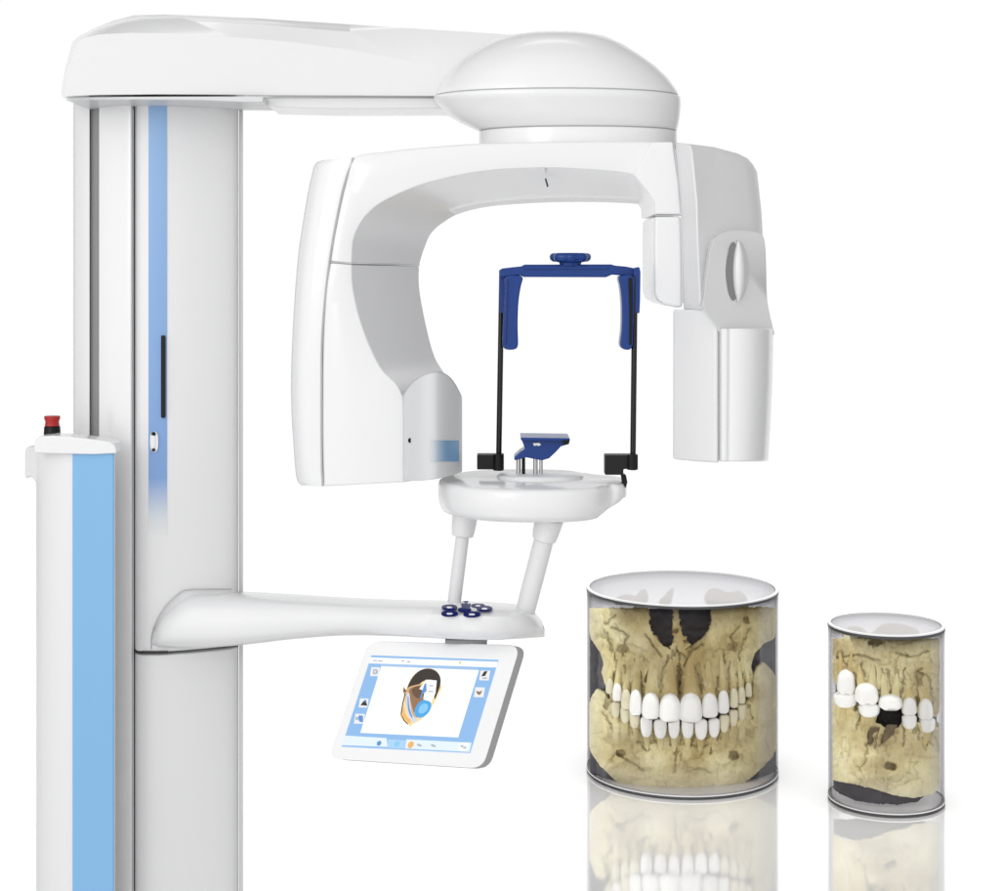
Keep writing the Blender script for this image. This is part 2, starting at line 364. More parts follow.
# lower tube housing
def lring(pys):
    return None
tl = pixloft('collimator_housing', [[(673.2, y0, 3.085), (690, y0, 3.055), (713.5, y0, 3.015), (717, y0, 3.012), (719, y0, 3.02), (719.5, y0, 3.25), (676, y0, 3.28)] for y0 in (309.5, 330)]
             + [[(673, 459, 3.085), (690, 461, 3.055), (713.5, 462.5, 3.015), (717, 462.7, 3.012), (719, 462.7, 3.02), (719.5, 460, 3.25), (676, 456, 3.28)]], M['satin'], ROOT, bevel=.004, angle=25)
covx = [(719.0, 3.016), (721.5, 3.000), (727, 2.999), (729, 3.004), (736, 3.001), (748, 3.006), (758, 3.022), (766, 3.052), (770.5, 3.09), (772.3, 3.13), (768, 3.22), (722, 3.22)]
def covrow(py, dx=0, drop=0): return [(x+dx*(x-719.8)/52, py+drop*(x-740)/30, Y) for x, Y in covx]
pixloft('collimator_cover', [covrow(328.5, 1), covrow(336, 1), covrow(380, .2), covrow(420, -1.6), covrow(455, -3.6), covrow(461.5, -4.5)], M['white'], ROOT, bevel=.0035, angle=35)

# ---- control arm
def asec(px, ptop, pbot, yf, yb, root=0, k=.30):
    """closed section of the arm at one px"""
    pf = ptop+(pbot-ptop)*.38
    zt = ZZ(ptop, yb-.02); 
    r = [(px, pbot, yf+.035), (px, pbot-(pbot-ptop)*.07, yf+.012), (px, pbot-(pbot-ptop)*.25, yf+.002), (px, pf, yf+.002), (px, ptop+(pbot-ptop)*.20, yf+.02), (px, ptop+(pbot-ptop)*.05, yf+.055+(yb-yf-.1)*.3), (px, ptop, yb-.03),
         (px, ptop+3, yb), (px, pbot-5, yb), (px, pbot-1, yb-.03)]
    return r
arm_secs = [asec(152.5, 633, 646.5, 3.300, 3.50), asec(158, 619, 647, 3.275, 3.50), asec(168, 606, 647.3, 3.26, 3.50), asec(187, 592.0, 647.6, 3.245, 3.48), asec(215, 591.2, 647, 3.225, 3.46), asec(250, 591.8, 644.2, 3.20, 3.42),
            asec(300, 594.5, 638.6, 3.15, 3.36), asec(350, 597.5, 635.5, 3.10, 3.31), asec(400, 599.5, 636.5, 3.045, 3.28), asec(450, 600.5, 639, 3.00, 3.27), asec(490, 602, 640, 2.985, 3.25),
            asec(515, 604, 639, 3.0, 3.22), asec(532, 610, 638, 3.03, 3.19), asec(541, 620, 637.2, 3.07, 3.17), asec(544.5, 629, 636.6, 3.10, 3.16)]
carm = pixloft('control_arm', arm_secs, M['white'], ROOT, ncr=6, angle=60)
seam([(151.3, 649, 3.308), (151.5, 636, 3.308), (157, 620, 3.303), (167, 604.5, 3.305), (180, 592.5, 3.314), (187, 589.8, 3.318), (200, 589.2, 3.329), (231, 588.9, 3.36)], ROOT, .0015, M['seam'], smooth=4)
extr('screen_mount', [(445, 640), (487, 640), (487, 644.6), (445, 643.6)], 3.05, .07, M['groove'], ROOT, bevel=.001)
# keypad: seven navy keys sunk into the arm top
def armtop(px, py):
    """depth on the arm's upper slope for a pixel"""
    secs_ = [(400, 3.045, 3.28, 599.5, 636.5), (450, 3.0, 3.27, 600.5, 639), (490, 2.985, 3.25, 602, 640), (515, 3.0, 3.22, 604, 639)]
    for a, b in zip(secs_, secs_[1:]):
        if a[0] <= px <= b[0]:
            t = (px-a[0])/(b[0]-a[0]); yf, yb, pt, pb = [a[i]+(b[i]-a[i])*t for i in (1, 2, 3, 4)]
            tab = [(pt, yb-.03), (pt+(pb-pt)*.05, yf+.055+(yb-yf-.1)*.3), (pt+(pb-pt)*.2, yf+.02), (pt+(pb-pt)*.38, yf+.002), (pb, yf)]
            return ipt(py, tab)
    return 3.0
def key(cx, cy, rx, ry, hollow=True, rot=0):
    rx *= 1.08; ry *= 1.22
    def prj(l, off): return [W(x, y, armtop(x, y)-off-.006) for x, y in l]
    o = oval(cx, cy, rx, ry, 20, 2.4)
    og = prj(o, .0045); i = [(cx+(x-cx)*.45, cy+(y-cy)*.42) for x, y in o]
    ig = prj(i, .0052)
    lo = prj(o, -.012)
    b = loft('keypad_button', [lo, og, ig], M['button'], carm, angle=50)
    if hollow:
        loft('key_symbol', [prj([(cx+(x-cx)*.36, cy+(y-cy)*.30) for x, y in o], .0056), prj([(cx+(x-cx)*.30, cy+(y-cy)*.25) for x, y in o], .0062)], M['white'], b, angle=50)
for a in [(449.5, 607.3, 7.3, 2.5), (449.6, 613.6, 7.8, 2.7), (466, 604.6, 4.4, 3.2, False), (464.5, 609.6, 6.2, 2.2, False), (471.8, 614.3, 8.0, 2.7), (478, 605.6, 6.5, 1.9, True), (484.5, 608.6, 7.4, 2.5)]:
    key(*a)

# ---- two posts carrying the chin table
def post(top, bot, r, Yt, Yb_, colr):
    p = tube('support_post', [W(top[0], top[1], Yt), W(bot[0], bot[1], Yb_)], r, M['satin'], ROOT, n=28, angle=50)
    d = (W(bot[0], bot[1], Yb_)-W(top[0], top[1], Yt)).normalized(); t0 = W(top[0], top[1], Yt)
    tube('post_collar', [t0-d*.005, t0+d*.022, t0+d*.038], colr, M['white'], p, n=28, bevel=.003, r2=colr*.82)
post((465, 516), (453, 612), .0125, 3.17, 3.17, .0245)
post((549, 520), (525, 612), .0178, 3.06, 3.09, .0265)

# ---- chin table
tring = cr([(438.5, 3.15), (443, 3.09), (458, 3.035), (490, 2.995), (530, 2.98), (568, 2.985), (594, 3.01), (606, 3.045), (611, 3.065), (619, 3.07), (625.5, 3.09), (626, 3.15), (618, 3.185), (600, 3.21), (570, 3.27), (530, 3.30), (485, 3.29), (452, 3.23)], 5, closed=True)
zt0 = ZZ(478.5, 3.15)
def trg(scale, z, dzr=0): 
    cx, cy = 530, 3.14; o = []
    for x, Y in tring:
        wx = (x-HX)/F*Y; cxw = (cx-HX)/F*cy
        right = max(0, (x-600)/26)
        o.append(Vector((cxw+(wx-cxw)*scale, cy+(Y-cy)*scale, z if not dzr else z+dzr*right)))
    return o
ztb = ZZ(516.5, 3.07)
tab = loft('chin_table', [trg(.955, zt0+.0005), trg(.985, zt0-.002), trg(1.0, zt0-.009), trg(1.0, zt0-.030, .004), trg(.985, ztb+.014, .020), trg(.955, ztb+.003, .024), trg(.90, ztb, .03)], M['white'], ROOT, angle=60, bevel=0)
loft('table_insert', [[W(540, 474.5, 3.16)+Vector((math.cos(a)*r, math.sin(a)*r*.75, dz)) for a in [2*PI*i/40 for i in range(40)]] for r, dz in [(.082, -.012), (.080, .0), (.074, .003)]], M['white'], tab, angle=50)

# ---- blue chin rest on two pegs
chin = extr('chin_rest', [(521, 438.6), (545, 438), (569.5, 439.2), (570, 441.5), (568, 444.5), (561, 446.5), (556, 452), (549, 458.5), (542, 460.5), (526, 457.5), (519, 459.5), (514.5, 460.5), (514, 457.5), (520, 452), (525, 449), (523, 443.5)], 3.10, .055, M['navy'], ROOT, bevel=.003)
extr('chin_rest_window', [(533, 443.2), (539.5, 443.0), (541, 445), (538.5, 446), (536.5, 445.2), (534, 446)], 3.0985, .003, M['white'], chin)
extr('chin_tray', [(520.5, 437.6), (569, 438.2), (570.5, 439.6), (569, 441), (521, 440.6)], 3.085, .09, M['navy'], chin, bevel=.0015)
extr('tray_tip', [(562, 440.5), (569.8, 440), (569, 444.2), (564, 445.4)], 3.083, .06, M['black'], chin, bevel=.001)
for x in (518.5, 523.5, 535.5, 541):
    tube('chin_peg', [W(x, 456, 3.12), W(x, 474, 3.12)], .0042 if x not in (523.5, 541) else .0032, M['steel'] if x in (518.5, 541, 535.5) else M['black'], chin, n=12)

# ---- head support: rods, clamps, blue temple bar
for (xt, yt, xb, yb_, Yr) in [(501.8, 275, 498.6, 468, 3.16), (635, 275, 632.8, 470, 3.08)]:
    tube('support_rod', [W(xt, yt, Yr), W(xb, yb_, Yr)], .0052, M['rod'], ROOT, n=14)
cl = extr('rod_clamp', [(477, 455), (504, 455), (504, 469.6), (477, 469.6)], 3.145, .035, M['clamp'], ROOT, bevel=.0018)
loft('clamp_knob', [[W(498.5, y, 3.145)+Vector((math.cos(a)*.0098, math.sin(a)*.0098, 0)) for a in [2*PI*i/20 for i in range(20)]] for y in (454, 470.4)], M['black'], cl, bevel=.001)
cl = extr('rod_clamp', [(605, 455.3), (638, 455.3), (638, 469), (623.5, 469.2), (623.5, 475), (605, 475)], 3.06, .035, M['clamp'], ROOT, bevel=.0018)
loft('clamp_knob', [[W(632.5, y, 3.062)+Vector((math.cos(a)*.0098, math.sin(a)*.0098, 0)) for a in [2*PI*i/20 for i in range(20)]] for y in (454.4, 469.6)], M['black'], cl, bevel=.001)
extr('release_lever', [(621, 474), (626, 475), (627.5, 482), (626, 488), (622.5, 484)], 3.085, .02, M['black'], ROOT, bevel=.001)
bar = extr('temple_bar', [(499.3, 270.5), (502, 268.5), (512, 267.3), (522, 266.3), (524, 264.6), (611, 264.4), (615, 265.6), (626, 266.6), (634, 268.2), (640, 269.6), (640, 277), (632, 277.5), (622, 275.6), (612, 274.8), (606, 277.4), (524, 277.2), (520, 275.6), (508, 276.6), (499.4, 277.5)], 3.10, .026, M['navy'], ROOT, bevel=.0025)
extr('bar_rib', [(524, 266.6), (608, 266.4), (608, 269), (524, 269.3)], 3.097, .01, M['navy'], bar, bevel=.0008)
kb = loft('clamping_knob', [[W(570.3, y, 3.113)+Vector((math.cos(a)*r*(1+.05*math.cos(8*a)), math.sin(a)*r*(1+.05*math.cos(8*a)), 0)) for a in [2*PI*i/64 for i in range(64)]]
     for y, r in [(252.9, .012), (253.1, .030), (254.2, .0345), (256.5, .0362), (259.5, .0355), (261.6, .031), (262.2, .022), (263.0, .019), (266, .018)]], M['navy'], bar, angle=50)
def padx(lst): return lst
extr('temple_bracket', [(499, 270), (505, 269.5), (506, 276), (505.5, 300), (505, 313), (499.6, 313.5), (499.2, 290)], 3.13, .03, M['navy'], ROOT, bevel=.0015)
extr('temple_bracket', [(634, 268), (639.4, 267), (640.6, 272), (640.2, 300), (639.6, 313.3), (633, 313.3), (632.8, 290)], 3.075, .03, M['navy'], ROOT, bevel=.0015)
Lp = cr([(505, 277), (513, 275.5), (522.6, 277), (521, 286), (519, 298), (518, 312), (517.8, 330), (518.2, 343), (517, 348), (513, 349.8), (507, 349.7), (503.5, 347.5), (502.3, 341), (503.2, 320), (504.5, 300), (505, 288)], 3, closed=True)
pL = extr('temple_pad', Lp, 3.095, .045, M['navy'], ROOT, bevel=.003, angle=40)
Rp = cr([(618.6, 277), (626, 275.5), (634, 277), (634.6, 290), (634, 312), (633.2, 335), (632.8, 345), (630, 349.5), (624.5, 349.6), (620.8, 347), (620.2, 342), (621.6, 330), (622, 312), (621.4, 298), (620, 286)], 3, closed=True)
pR = extr('temple_pad', Rp, 3.07, .045, M['navy'], ROOT, bevel=.003, angle=40)
extr('pad_hinge', [(628.5, 278), (632.5, 278), (632.8, 312), (631.8, 345), (629.4, 345), (629.6, 312)], 3.066, .01, M['black'], pR, bevel=.001)
extr('pad_rib', [(505.8, 280), (508, 280), (507, 310), (506, 344), (504.6, 344), (505.2, 310)], 3.091, .01, M['navy'], pL, bevel=.0008)

# ---- touch screen (outlines read in an enlarged grid: x = gx/4.762+320, y = gy/4.762+630)
def G(gx, gy): return (gx/4.762+320, gy/4.762+630)
def tY(x, y, off=0.0):      # the screen's plane: near edge at the bottom and right
    inv = 1/3.06 + (y-645)*.000105/1.0 + (x-440)*.00004
    return 1/inv - off
def spoly(name, gpts, off, m, parent, thick=.0004, px=False, **k):
    pts = gpts if px else [G(*p) for p in gpts]
    fr = [W(x, y, tY(x, y, off)) for x, y in pts]; bk = [W(x, y, tY(x, y, off-thick)) for x, y in pts]
    return loft(name, [fr, bk], m, parent, **k)
def rounded(pts, r, n=5):
    o = []; N = len(pts)
    for i in range(N):
        p = Vector(pts[i]); a = Vector(pts[i-1]); b = Vector(pts[(i+1) % N])
        da = (a-p).normalized()*r; db = (b-p).normalized()*r
        for j in range(n+1):
            t = j/n; o.append(tuple((p+da)*(1-t)**2+p*2*t*(1-t)+(p+db)*t*t))
    return o
M['bezel'] = mat('white_tablet_bezel', (.86, .86, .865), .3, coat=.3)
M['bezelside'] = mat('grey_tablet_edge', (.42, .42, .43), .4)
def em(name, col, s=1.0):
    m = bpy.data.materials.new(name); m.use_nodes = True; nt = m.node_tree; b = nt.nodes['Principled BSDF']
    b.inputs['Base Color'].default_value = (*[c*.1 for c in col], 1); b.inputs['Roughness'].default_value = .35
    b.inputs['Specular IOR Level'].default_value = .2
    b.inputs['Emission Color'].default_value = (*col, 1); b.inputs['Emission Strength'].default_value = s
    geo = nt.nodes.new('ShaderNodeNewGeometry'); nz = nt.nodes.new('ShaderNodeTexNoise'); nz.inputs['Scale'].default_value = 300
    nt.links.new(geo.outputs['Position'], nz.inputs['Vector'])
    mr = nt.nodes.new('ShaderNodeMapRange'); mr.inputs['To Min'].default_value = .3; mr.inputs['To Max'].default_value = .4
    nt.links.new(nz.outputs['Fac'], mr.inputs['Value']); nt.links.new(mr.outputs['Result'], b.inputs['Roughness'])
    return m
frame_o = rounded([(232, 52), (955, 72), (775, 660), (42, 612)], 62, 7)
scr = spoly('touch_screen', frame_o, 0, M['bezel'], ROOT, thick=.003, bevel=.001)
bkp = [W(*G(*p), tY(*G(*p))) for p in frame_o]
dv = Vector((.012, .020, -.0065))
loft('tablet_back', [[p+Vector((0, .0029, 0)) for p in bkp], [p+dv*.5+Vector((.0012, 0, -.001)) for p in bkp], [p+dv for p in bkp]], M['bezelside'], scr, bevel=.002)
disp = spoly('display', [(245, 120), (850, 142), (715, 585), (103, 555)], .0006, em('display_blue', (.27, .48, .78)), scr)
ew = em('display_white', (.95, .96, .97)); ef = em('display_pale', (.74, .84, .93)); eb_ = em('display_mid_blue', (.12, .28, .62)); eg = em('display_grey', (.42, .45, .5))
ek = em('display_hair', (.045, .035, .03)); eo = em('display_orange', (.85, .45, .13)); ey = em('display_skin', (.93, .68, .36)); ec = em('display_cyan', (.08, .38, .75)); ebr = em('display_brown', (.30, .17, .09)); egn = em('display_green', (.5, .62, .15))
spoly('screen_header', [(240, 130), (846, 151), (840, 178), (233, 158)], .0010, ew, disp)
spoly('image_window', [(292, 172), (757, 191), (658, 511), (192, 489)], .0010, ew, disp)
spoly('window_edge', [(285, 160), (752, 181), (757, 191), (292, 172)], .0011, em('display_edge', (.36, .52, .76)), disp)
spoly('screen_footer', [(117, 502), (317, 514), (322, 556), (106, 548)], .0010, ef, disp)
spoly('screen_footer', [(412, 520), (722, 536), (712, 580), (404, 564)], .0010, ef, disp)
spoly('active_tab', [(324, 520), (410, 525), (402, 565), (320, 560)], .0011, em('display_tab', (.40, .62, .88)), disp)
for x, y, w_, h_ in [(255, 142, 18, 7), (277, 144, 22, 7), (388, 143, 14, 7), (415, 147, 16, 8)]:
    spoly('header_text', [(x, y), (x+w_, y+1), (x+w_-2, y+h_), (x-2, y+h_-1)], .0014, eg, disp)
spoly('header_mark', [(660, 150), (674, 151), (668, 166)], .0014, egn, disp)
def icon(cx, cy, s, marks):
    b = spoly('screen_icon', [(cx-s*.8, cy-s), (cx+s*1.1, cy-s*.95), (cx+s*.8, cy+s), (cx-s*1.1, cy+s*.95)], .0012, em('display_icon', (.80, .80, .82)) if 'display_icon' not in bpy.data.materials else bpy.data.materials['display_icon'], disp)
    for pts, mm in marks:
        spoly('icon_mark', [(cx+x*s, cy+y*s) for x, y in pts], .0016, mm, b)
icon(262, 198, 22, [([(-.4, -.6), (.5, -.5), (.7, .1), (.3, .6), (-.5, .5)], eg), ([(-.1, -.2), (.3, -.2), (.2, .3), (-.2, .3)], ew)])
icon(208, 347, 22, [([(-.7, .5), (-.2, -.2), (.2, -.6), (.6, -.1), (.8, .6)], ek), ([(.1, -.7), (.6, -.6), (.6, -.1), (.1, -.2)], eb_)])
icon(188, 422, 24, [([(-.1, -.7), (.7, -.6), (.7, .7), (0, .6), (-.3, 0)], eb_), ([(-.8, -.4), (-.2, -.3), (-.4, .3), (-.8, .2)], eg)])
icon(784, 216, 24, [([(-.1, -.8), (.6, -.9), (.1, .1), (-.7, .2)], ek), ([(-.4, .4), (.5, .4), (.5, .7), (-.4, .7)], eg)])
icon(759, 296, 24, [([(-.7, -.3), (0, -.1), (.6, -.4), (.3, .3), (-.1, .6), (-.5, .2)], ebr)])
def dot(cx, cy, rx, ry, mm, n=16): spoly('footer_icon', [(cx+rx*math.cos(2*PI*i/n)-.25*ry*math.sin(2*PI*i/n), cy+ry*math.sin(2*PI*i/n)) for i in range(n)], .0015, mm, disp)
dot(281, 539, 11, 12, eb_); dot(366, 542, 14, 13, em('display_sky', (.25, .58, .82))); dot(432, 546, 14, 17, eo); dot(684, 556, 24, 21, ew); dot(684, 556, 17, 14, ef)
for x, y in [(470, 546), (478, 550), (536, 548), (545, 552), (676, 552), (690, 560)]:
    spoly('footer_text', [(x-7, y-5), (x+7, y-4), (x+5, y+5), (x-8, y+4)], .0019, eg, disp)
# picture on the display: head seen from above, scan field drawn over it
hp = spoly('scan_picture', cr([(398, 272), (408, 290), (418, 262), (440, 222), (475, 192), (515, 182), (550, 192), (572, 222), (574, 262), (582, 272), (570, 295), (552, 330), (528, 372), (500, 410), (462, 438), (440, 448), (432, 462), (420, 450), (395, 430), (382, 408), (390, 360), (400, 310), (393, 285)], 3, closed=True), .0014, ey, disp)
spoly('picture_hair', cr([(398, 270), (412, 288), (420, 262), (442, 222), (476, 192), (515, 183), (550, 193), (572, 222), (573, 262), (560, 300), (545, 330), (545, 280), (540, 240), (500, 240), (470, 262), (452, 300), (440, 330), (430, 300), (405, 296)], 3, closed=True), .0018, ek, hp)
spoly('picture_face', cr([(412, 282), (450, 262), (500, 262), (510, 330), (480, 385), (455, 425), (438, 434), (420, 400), (408, 340)], 3, closed=True), .00185, em('display_tan', (.60, .38, .18)), hp)
spoly('picture_face', cr([(424, 286), (455, 268), (495, 270), (498, 330), (470, 372), (450, 395), (440, 370), (430, 330)], 3, closed=True), .0020, ebr, hp)
spoly('picture_face', cr([(436, 286), (460, 268), (496, 268), (496, 305), (470, 325), (450, 315)], 3, closed=True), .0021, em('display_umber', (.15, .085, .05)), hp)
spoly('picture_outline', [(384, 400), (391, 350), (402, 306), (394, 284), (398, 284), (407, 306), (396, 352), (389, 402), (404, 430), (420, 445), (418, 450), (400, 434)], .0023, ek, hp)
spoly('picture_jaw', cr([(396, 372), (401, 366), (404, 392), (414, 412), (430, 428), (430, 444), (408, 428), (394, 402)], 3, closed=True), .0020, eo, hp)
spoly('picture_arch', cr([(412, 305), (426, 302), (430, 350), (440, 400), (462, 425), (445, 440), (424, 415), (412, 370)], 3, closed=True), .0022, em('display_arch', (.62, .66, .74)), hp)
spoly('picture_arch_line', cr([(417, 320), (421, 320), (426, 370), (440, 412), (436, 416), (420, 380)], 3, closed=True), .0026, eb_, hp)
spoly('picture_panel', [(505, 236), (556, 240), (550, 300), (530, 345), (492, 330), (498, 290), (472, 280)], .0024, ew, hp)
spoly('picture_panel_line', [(520, 262), (540, 262), (539, 268), (520, 268)], .0028, eg, hp)
spoly('picture_panel_line', [(515, 288), (540, 290), (538, 296), (514, 294)], .0028, eg, hp)
spoly('picture_panel_line', [(498, 256), (506, 252), (508, 290), (488, 306), (482, 330), (476, 322), (486, 290)], .0027, eb_, hp)
spoly('picture_scan_field', cr([(490, 334), (522, 340), (530, 362), (515, 395), (485, 416), (458, 412), (450, 385), (465, 352)], 3, closed=True), .0030, ec, hp)
spoly('picture_scan_field_light', cr([(492, 350), (512, 354), (512, 378), (490, 396), (470, 392), (474, 366)], 3, closed=True), .0033, em('display_lightcyan', (.24, .56, .86)), hp)

# ================================================================= THE TWO GLASS CYLINDERS WITH JAW MODELS
def glass_mat(name, ztop, hband):
    """clear plastic that absorbs a little light along its thickness; shade painted in as tint towards the rim"""
    m = bpy.data.materials.new(name); m.use_nodes = True; nt = m.node_tree; nt.nodes.clear()
    out = nt.nodes.new('ShaderNodeOutputMaterial'); mix = nt.nodes.new('ShaderNodeMixShader')
    tr = nt.nodes.new('ShaderNodeBsdfTransparent'); g = nt.nodes.new('ShaderNodeBsdfGlossy'); g.inputs['Roughness'].default_value = .02
    fr = nt.nodes.new('ShaderNodeFresnel'); fr.inputs['IOR'].default_value = 1.18
    geo = nt.nodes.new('ShaderNodeNewGeometry'); sp = nt.nodes.new('ShaderNodeSeparateXYZ'); nt.links.new(geo.outputs['Position'], sp.inputs[0])
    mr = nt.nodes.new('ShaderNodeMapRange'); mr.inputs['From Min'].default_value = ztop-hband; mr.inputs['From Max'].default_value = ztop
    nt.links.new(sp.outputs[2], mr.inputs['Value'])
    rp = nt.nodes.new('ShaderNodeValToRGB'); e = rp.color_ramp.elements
    e[0].position = 0; e[0].color = (1, 1, 1, 1); e[1].position = 1; e[1].color = (.34, .34, .35, 1)  # dark fade below the rim is shade painted into the tint
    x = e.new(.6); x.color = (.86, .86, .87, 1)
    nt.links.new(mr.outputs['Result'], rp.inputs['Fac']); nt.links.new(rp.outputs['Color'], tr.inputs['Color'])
    fm = nt.nodes.new('ShaderNodeMath'); fm.operation = 'MULTIPLY'; fm.inputs[1].default_value = .22; nt.links.new(fr.outputs[0], fm.inputs[0]); nt.links.new(fm.outputs[0], mix.inputs[0]); nt.links.new(tr.outputs[0], mix.inputs[1]); nt.links.new(g.outputs[0], mix.inputs[2])
    nt.links.new(mix.outputs[0], out.inputs['Surface'])
    va = nt.nodes.new('ShaderNodeVolumeAbsorption'); va.inputs['Color'].default_value = (.42, .40, .43, 1); va.inputs['Density'].default_value = 12
    nt.links.new(va.outputs[0], out.inputs['Volume'])
    return m
M['lid'] = bpy.data.materials.new('frosted_lid'); M['lid'].use_nodes = True
nt = M['lid'].node_tree; nt.nodes.clear(); out = nt.nodes.new('ShaderNodeOutputMaterial'); mix = nt.nodes.new('ShaderNodeMixShader')
tr = nt.nodes.new('ShaderNodeBsdfTransparent'); tr.inputs['Color'].default_value = (.95, .95, .96, 1); d = nt.nodes.new('ShaderNodeBsdfDiffuse'); d.inputs['Color'].default_value = (.62, .61, .63, 1)
mix.inputs[0].default_value = .62; nt.links.new(tr.outputs[0], mix.inputs[1]); nt.links.new(d.outputs[0], mix.inputs[2]); nt.links.new(mix.outputs[0], out.inputs['Surface'])
M['rim'] = mat('white_rim', (.85, .85, .85), .3); M['rimdark'] = mat('dark_ring', (.06, .06, .062), .4); M['base'] = mat('pale_base_disc', (.72, .71, .73), .35)

def circ(cx, cy, r, z, n=96): return [Vector((cx+r*math.cos(2*PI*i/n), cy+r*math.sin(2*PI*i/n), z)) for i in range(n)]
def cylinder(cx, cy, R, zt, label, cat='display cylinder'):
    r = empty('display_cylinder', (cx, cy, 0), label, cat, 'clear display cylinders with jaw models')
    t = .010
    loops = [circ(cx, cy, R, .010), circ(cx, cy, R, zt), circ(cx, cy, R-t, zt), circ(cx, cy, R-t, .010), circ(cx, cy, R, .010)]
    loft('cylinder_wall', loops, glass_mat('rim_shaded_clear_plastic', zt, .075 if R > .25 else .06), r, cap=False, angle=40)
    loft('top_rim', [circ(cx, cy, R+.001, zt+.0005), circ(cx, cy, R+.001, zt+.005), circ(cx, cy, R-.009, zt+.005), circ(cx, cy, R-.009, zt+.0005), circ(cx, cy, R+.001, zt+.0005)], M['rim'], r, cap=False, angle=40)
    loft('rim_band', [circ(cx, cy, R+.0015, zt-.008), circ(cx, cy, R+.0015, zt), circ(cx, cy, R+.0004, zt), circ(cx, cy, R+.0004, zt-.008), circ(cx, cy, R+.0015, zt-.008)], M['rimdark'], r, cap=False, angle=40)  # dark ring heads the shade painted under the rim
    loft('lid', [circ(cx, cy, R-.011, zt+.003)]+[circ(cx, cy, R-.012, zt+.0035)], M['lid'], r, cap=False)
    og = Vector((cx, cy, 0)); 
    from_pydata('lid_disc', circ(cx, cy, R-.012, zt+.002), [tuple(range(96))], M['lid'], r, fix=False, smooth=False)
    loft('base_disc', [circ(cx, cy, R-.011, .010), circ(cx, cy, R-.011, .014), circ(cx, cy, .001, .014)], M['base'], r, cap=False, angle=40)
    loft('base_ring', [circ(cx, cy, R-.003, .0015), circ(cx, cy, R+.001, .0015), circ(cx, cy, R+.001, .0095), circ(cx, cy, R-.003, .0095)], M['rimdark'], r, cap=True, angle=40)
    loft('base_rim', [circ(cx, cy, R-.010, .0100), circ(cx, cy, R+.0018, .0100), circ(cx, cy, R+.0018, .0135), circ(cx, cy, R+.0003, .0135)], M['rim'], r, cap=False, angle=40)
    return r
YfA = F*H/(800-HY); RA = 95/F*YfA/(1-95/F)*1.0; YcA = YfA+RA; cxA = (682-HX)/F*YcA; ztA = H-(607-HY)/F*YfA
YfB = F*H/(818-HY); RB = 57/F*YfB/(1-57/F); YcB = YfB+RB; cxB = (886-HX)/F*YcB; ztB = H-(637-HY)/F*YfB
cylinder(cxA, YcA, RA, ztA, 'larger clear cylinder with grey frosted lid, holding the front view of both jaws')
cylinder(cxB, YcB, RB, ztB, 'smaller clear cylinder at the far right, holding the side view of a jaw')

# bone: colour attribute mixes marrow-brown staining with shade painted in grooves and light on ridges
def bone_mat():
    m = bpy.data.materials.new('bone'); m.use_nodes = True; nt = m.node_tree; b = nt.nodes['Principled BSDF']
    b.inputs['Roughness'].default_value = .45; b.inputs['Specular IOR Level'].default_value = .4
    geo = nt.nodes.new('ShaderNodeNewGeometry')
    n1 = nt.nodes.new('ShaderNodeTexNoise'); n1.inputs['Scale'].default_value = 7; n1.inputs['Detail'].default_value = 10; n1.inputs['Roughness'].default_value = .58
    nt.links.new(geo.outputs['Position'], n1.inputs['Vector'])
    r = nt.nodes.new('ShaderNodeValToRGB'); e = r.color_ramp.elements
    e[0].position = .30; e[0].color = (.46, .34, .12, 1); e[1].position = .70; e[1].color = (.90, .83, .52, 1)
    x = e.new(.43); x.color = (.64, .53, .25, 1); x = e.new(.55); x.color = (.78, .69, .37, 1)
    nt.links.new(n1.outputs['Fac'], r.inputs['Fac'])
    at = nt.nodes.new('ShaderNodeAttribute'); at.attribute_name = 'stain_shade'
    sp = nt.nodes.new('ShaderNodeSeparateColor'); nt.links.new(at.outputs['Color'], sp.inputs[0])
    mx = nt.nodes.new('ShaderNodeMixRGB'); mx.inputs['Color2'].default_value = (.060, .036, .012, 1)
    n3 = nt.nodes.new('ShaderNodeTexNoise'); n3.inputs['Scale'].default_value = 4.2; n3.inputs['Detail'].default_value = 3
    nt.links.new(geo.outputs['Position'], n3.inputs['Vector'])
    m3 = nt.nodes.new('ShaderNodeMapRange'); m3.inputs['From Min'].default_value = .42; m3.inputs['From Max'].default_value = .66; m3.inputs['To Max'].default_value = .75
    nt.links.new(n3.outputs['Fac'], m3.inputs['Value'])
    ml = nt.nodes.new('ShaderNodeMixRGB'); ml.inputs['Color2'].default_value = (.40, .29, .11, 1)
    nt.links.new(r.outputs['Color'], ml.inputs['Color1']); nt.links.new(m3.outputs['Result'], ml.inputs['Fac'])
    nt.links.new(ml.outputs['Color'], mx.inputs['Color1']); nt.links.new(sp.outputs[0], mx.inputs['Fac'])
    mw = nt.nodes.new('ShaderNodeMixRGB'); mw.inputs['Color2'].default_value = (.86, .81, .60, 1)
    nt.links.new(mx.outputs['Color'], mw.inputs['Color1']); nt.links.new(sp.outputs[1], mw.inputs['Fac'])
    nt.links.new(mw.outputs['Color'], b.inputs['Base Color'])
    bp = nt.nodes.new('ShaderNodeBump'); bp.inputs['Strength'].default_value = .22; bp.inputs['Distance'].default_value = .006
    n2 = nt.nodes.new('ShaderNodeTexNoise'); n2.inputs['Scale'].default_value = 40; n2.inputs['Detail'].default_value = 6
    nt.links.new(geo.outputs['Position'], n2.inputs['Vector']); nt.links.new(n2.outputs['Fac'], bp.inputs['Height']); nt.links.new(bp.outputs['Normal'], b.inputs['Normal'])
    return m
M['bone'] = bone_mat()
M['enamel'] = mat('tooth_enamel', (.93, .92, .88), .2, .5, coat=.5, noise_amt=.05, nscale=30)
M['enamel2'] = mat('yellowed_tooth', (.76, .70, .50), .3, .5, coat=.3, noise_amt=.15, nscale=40)
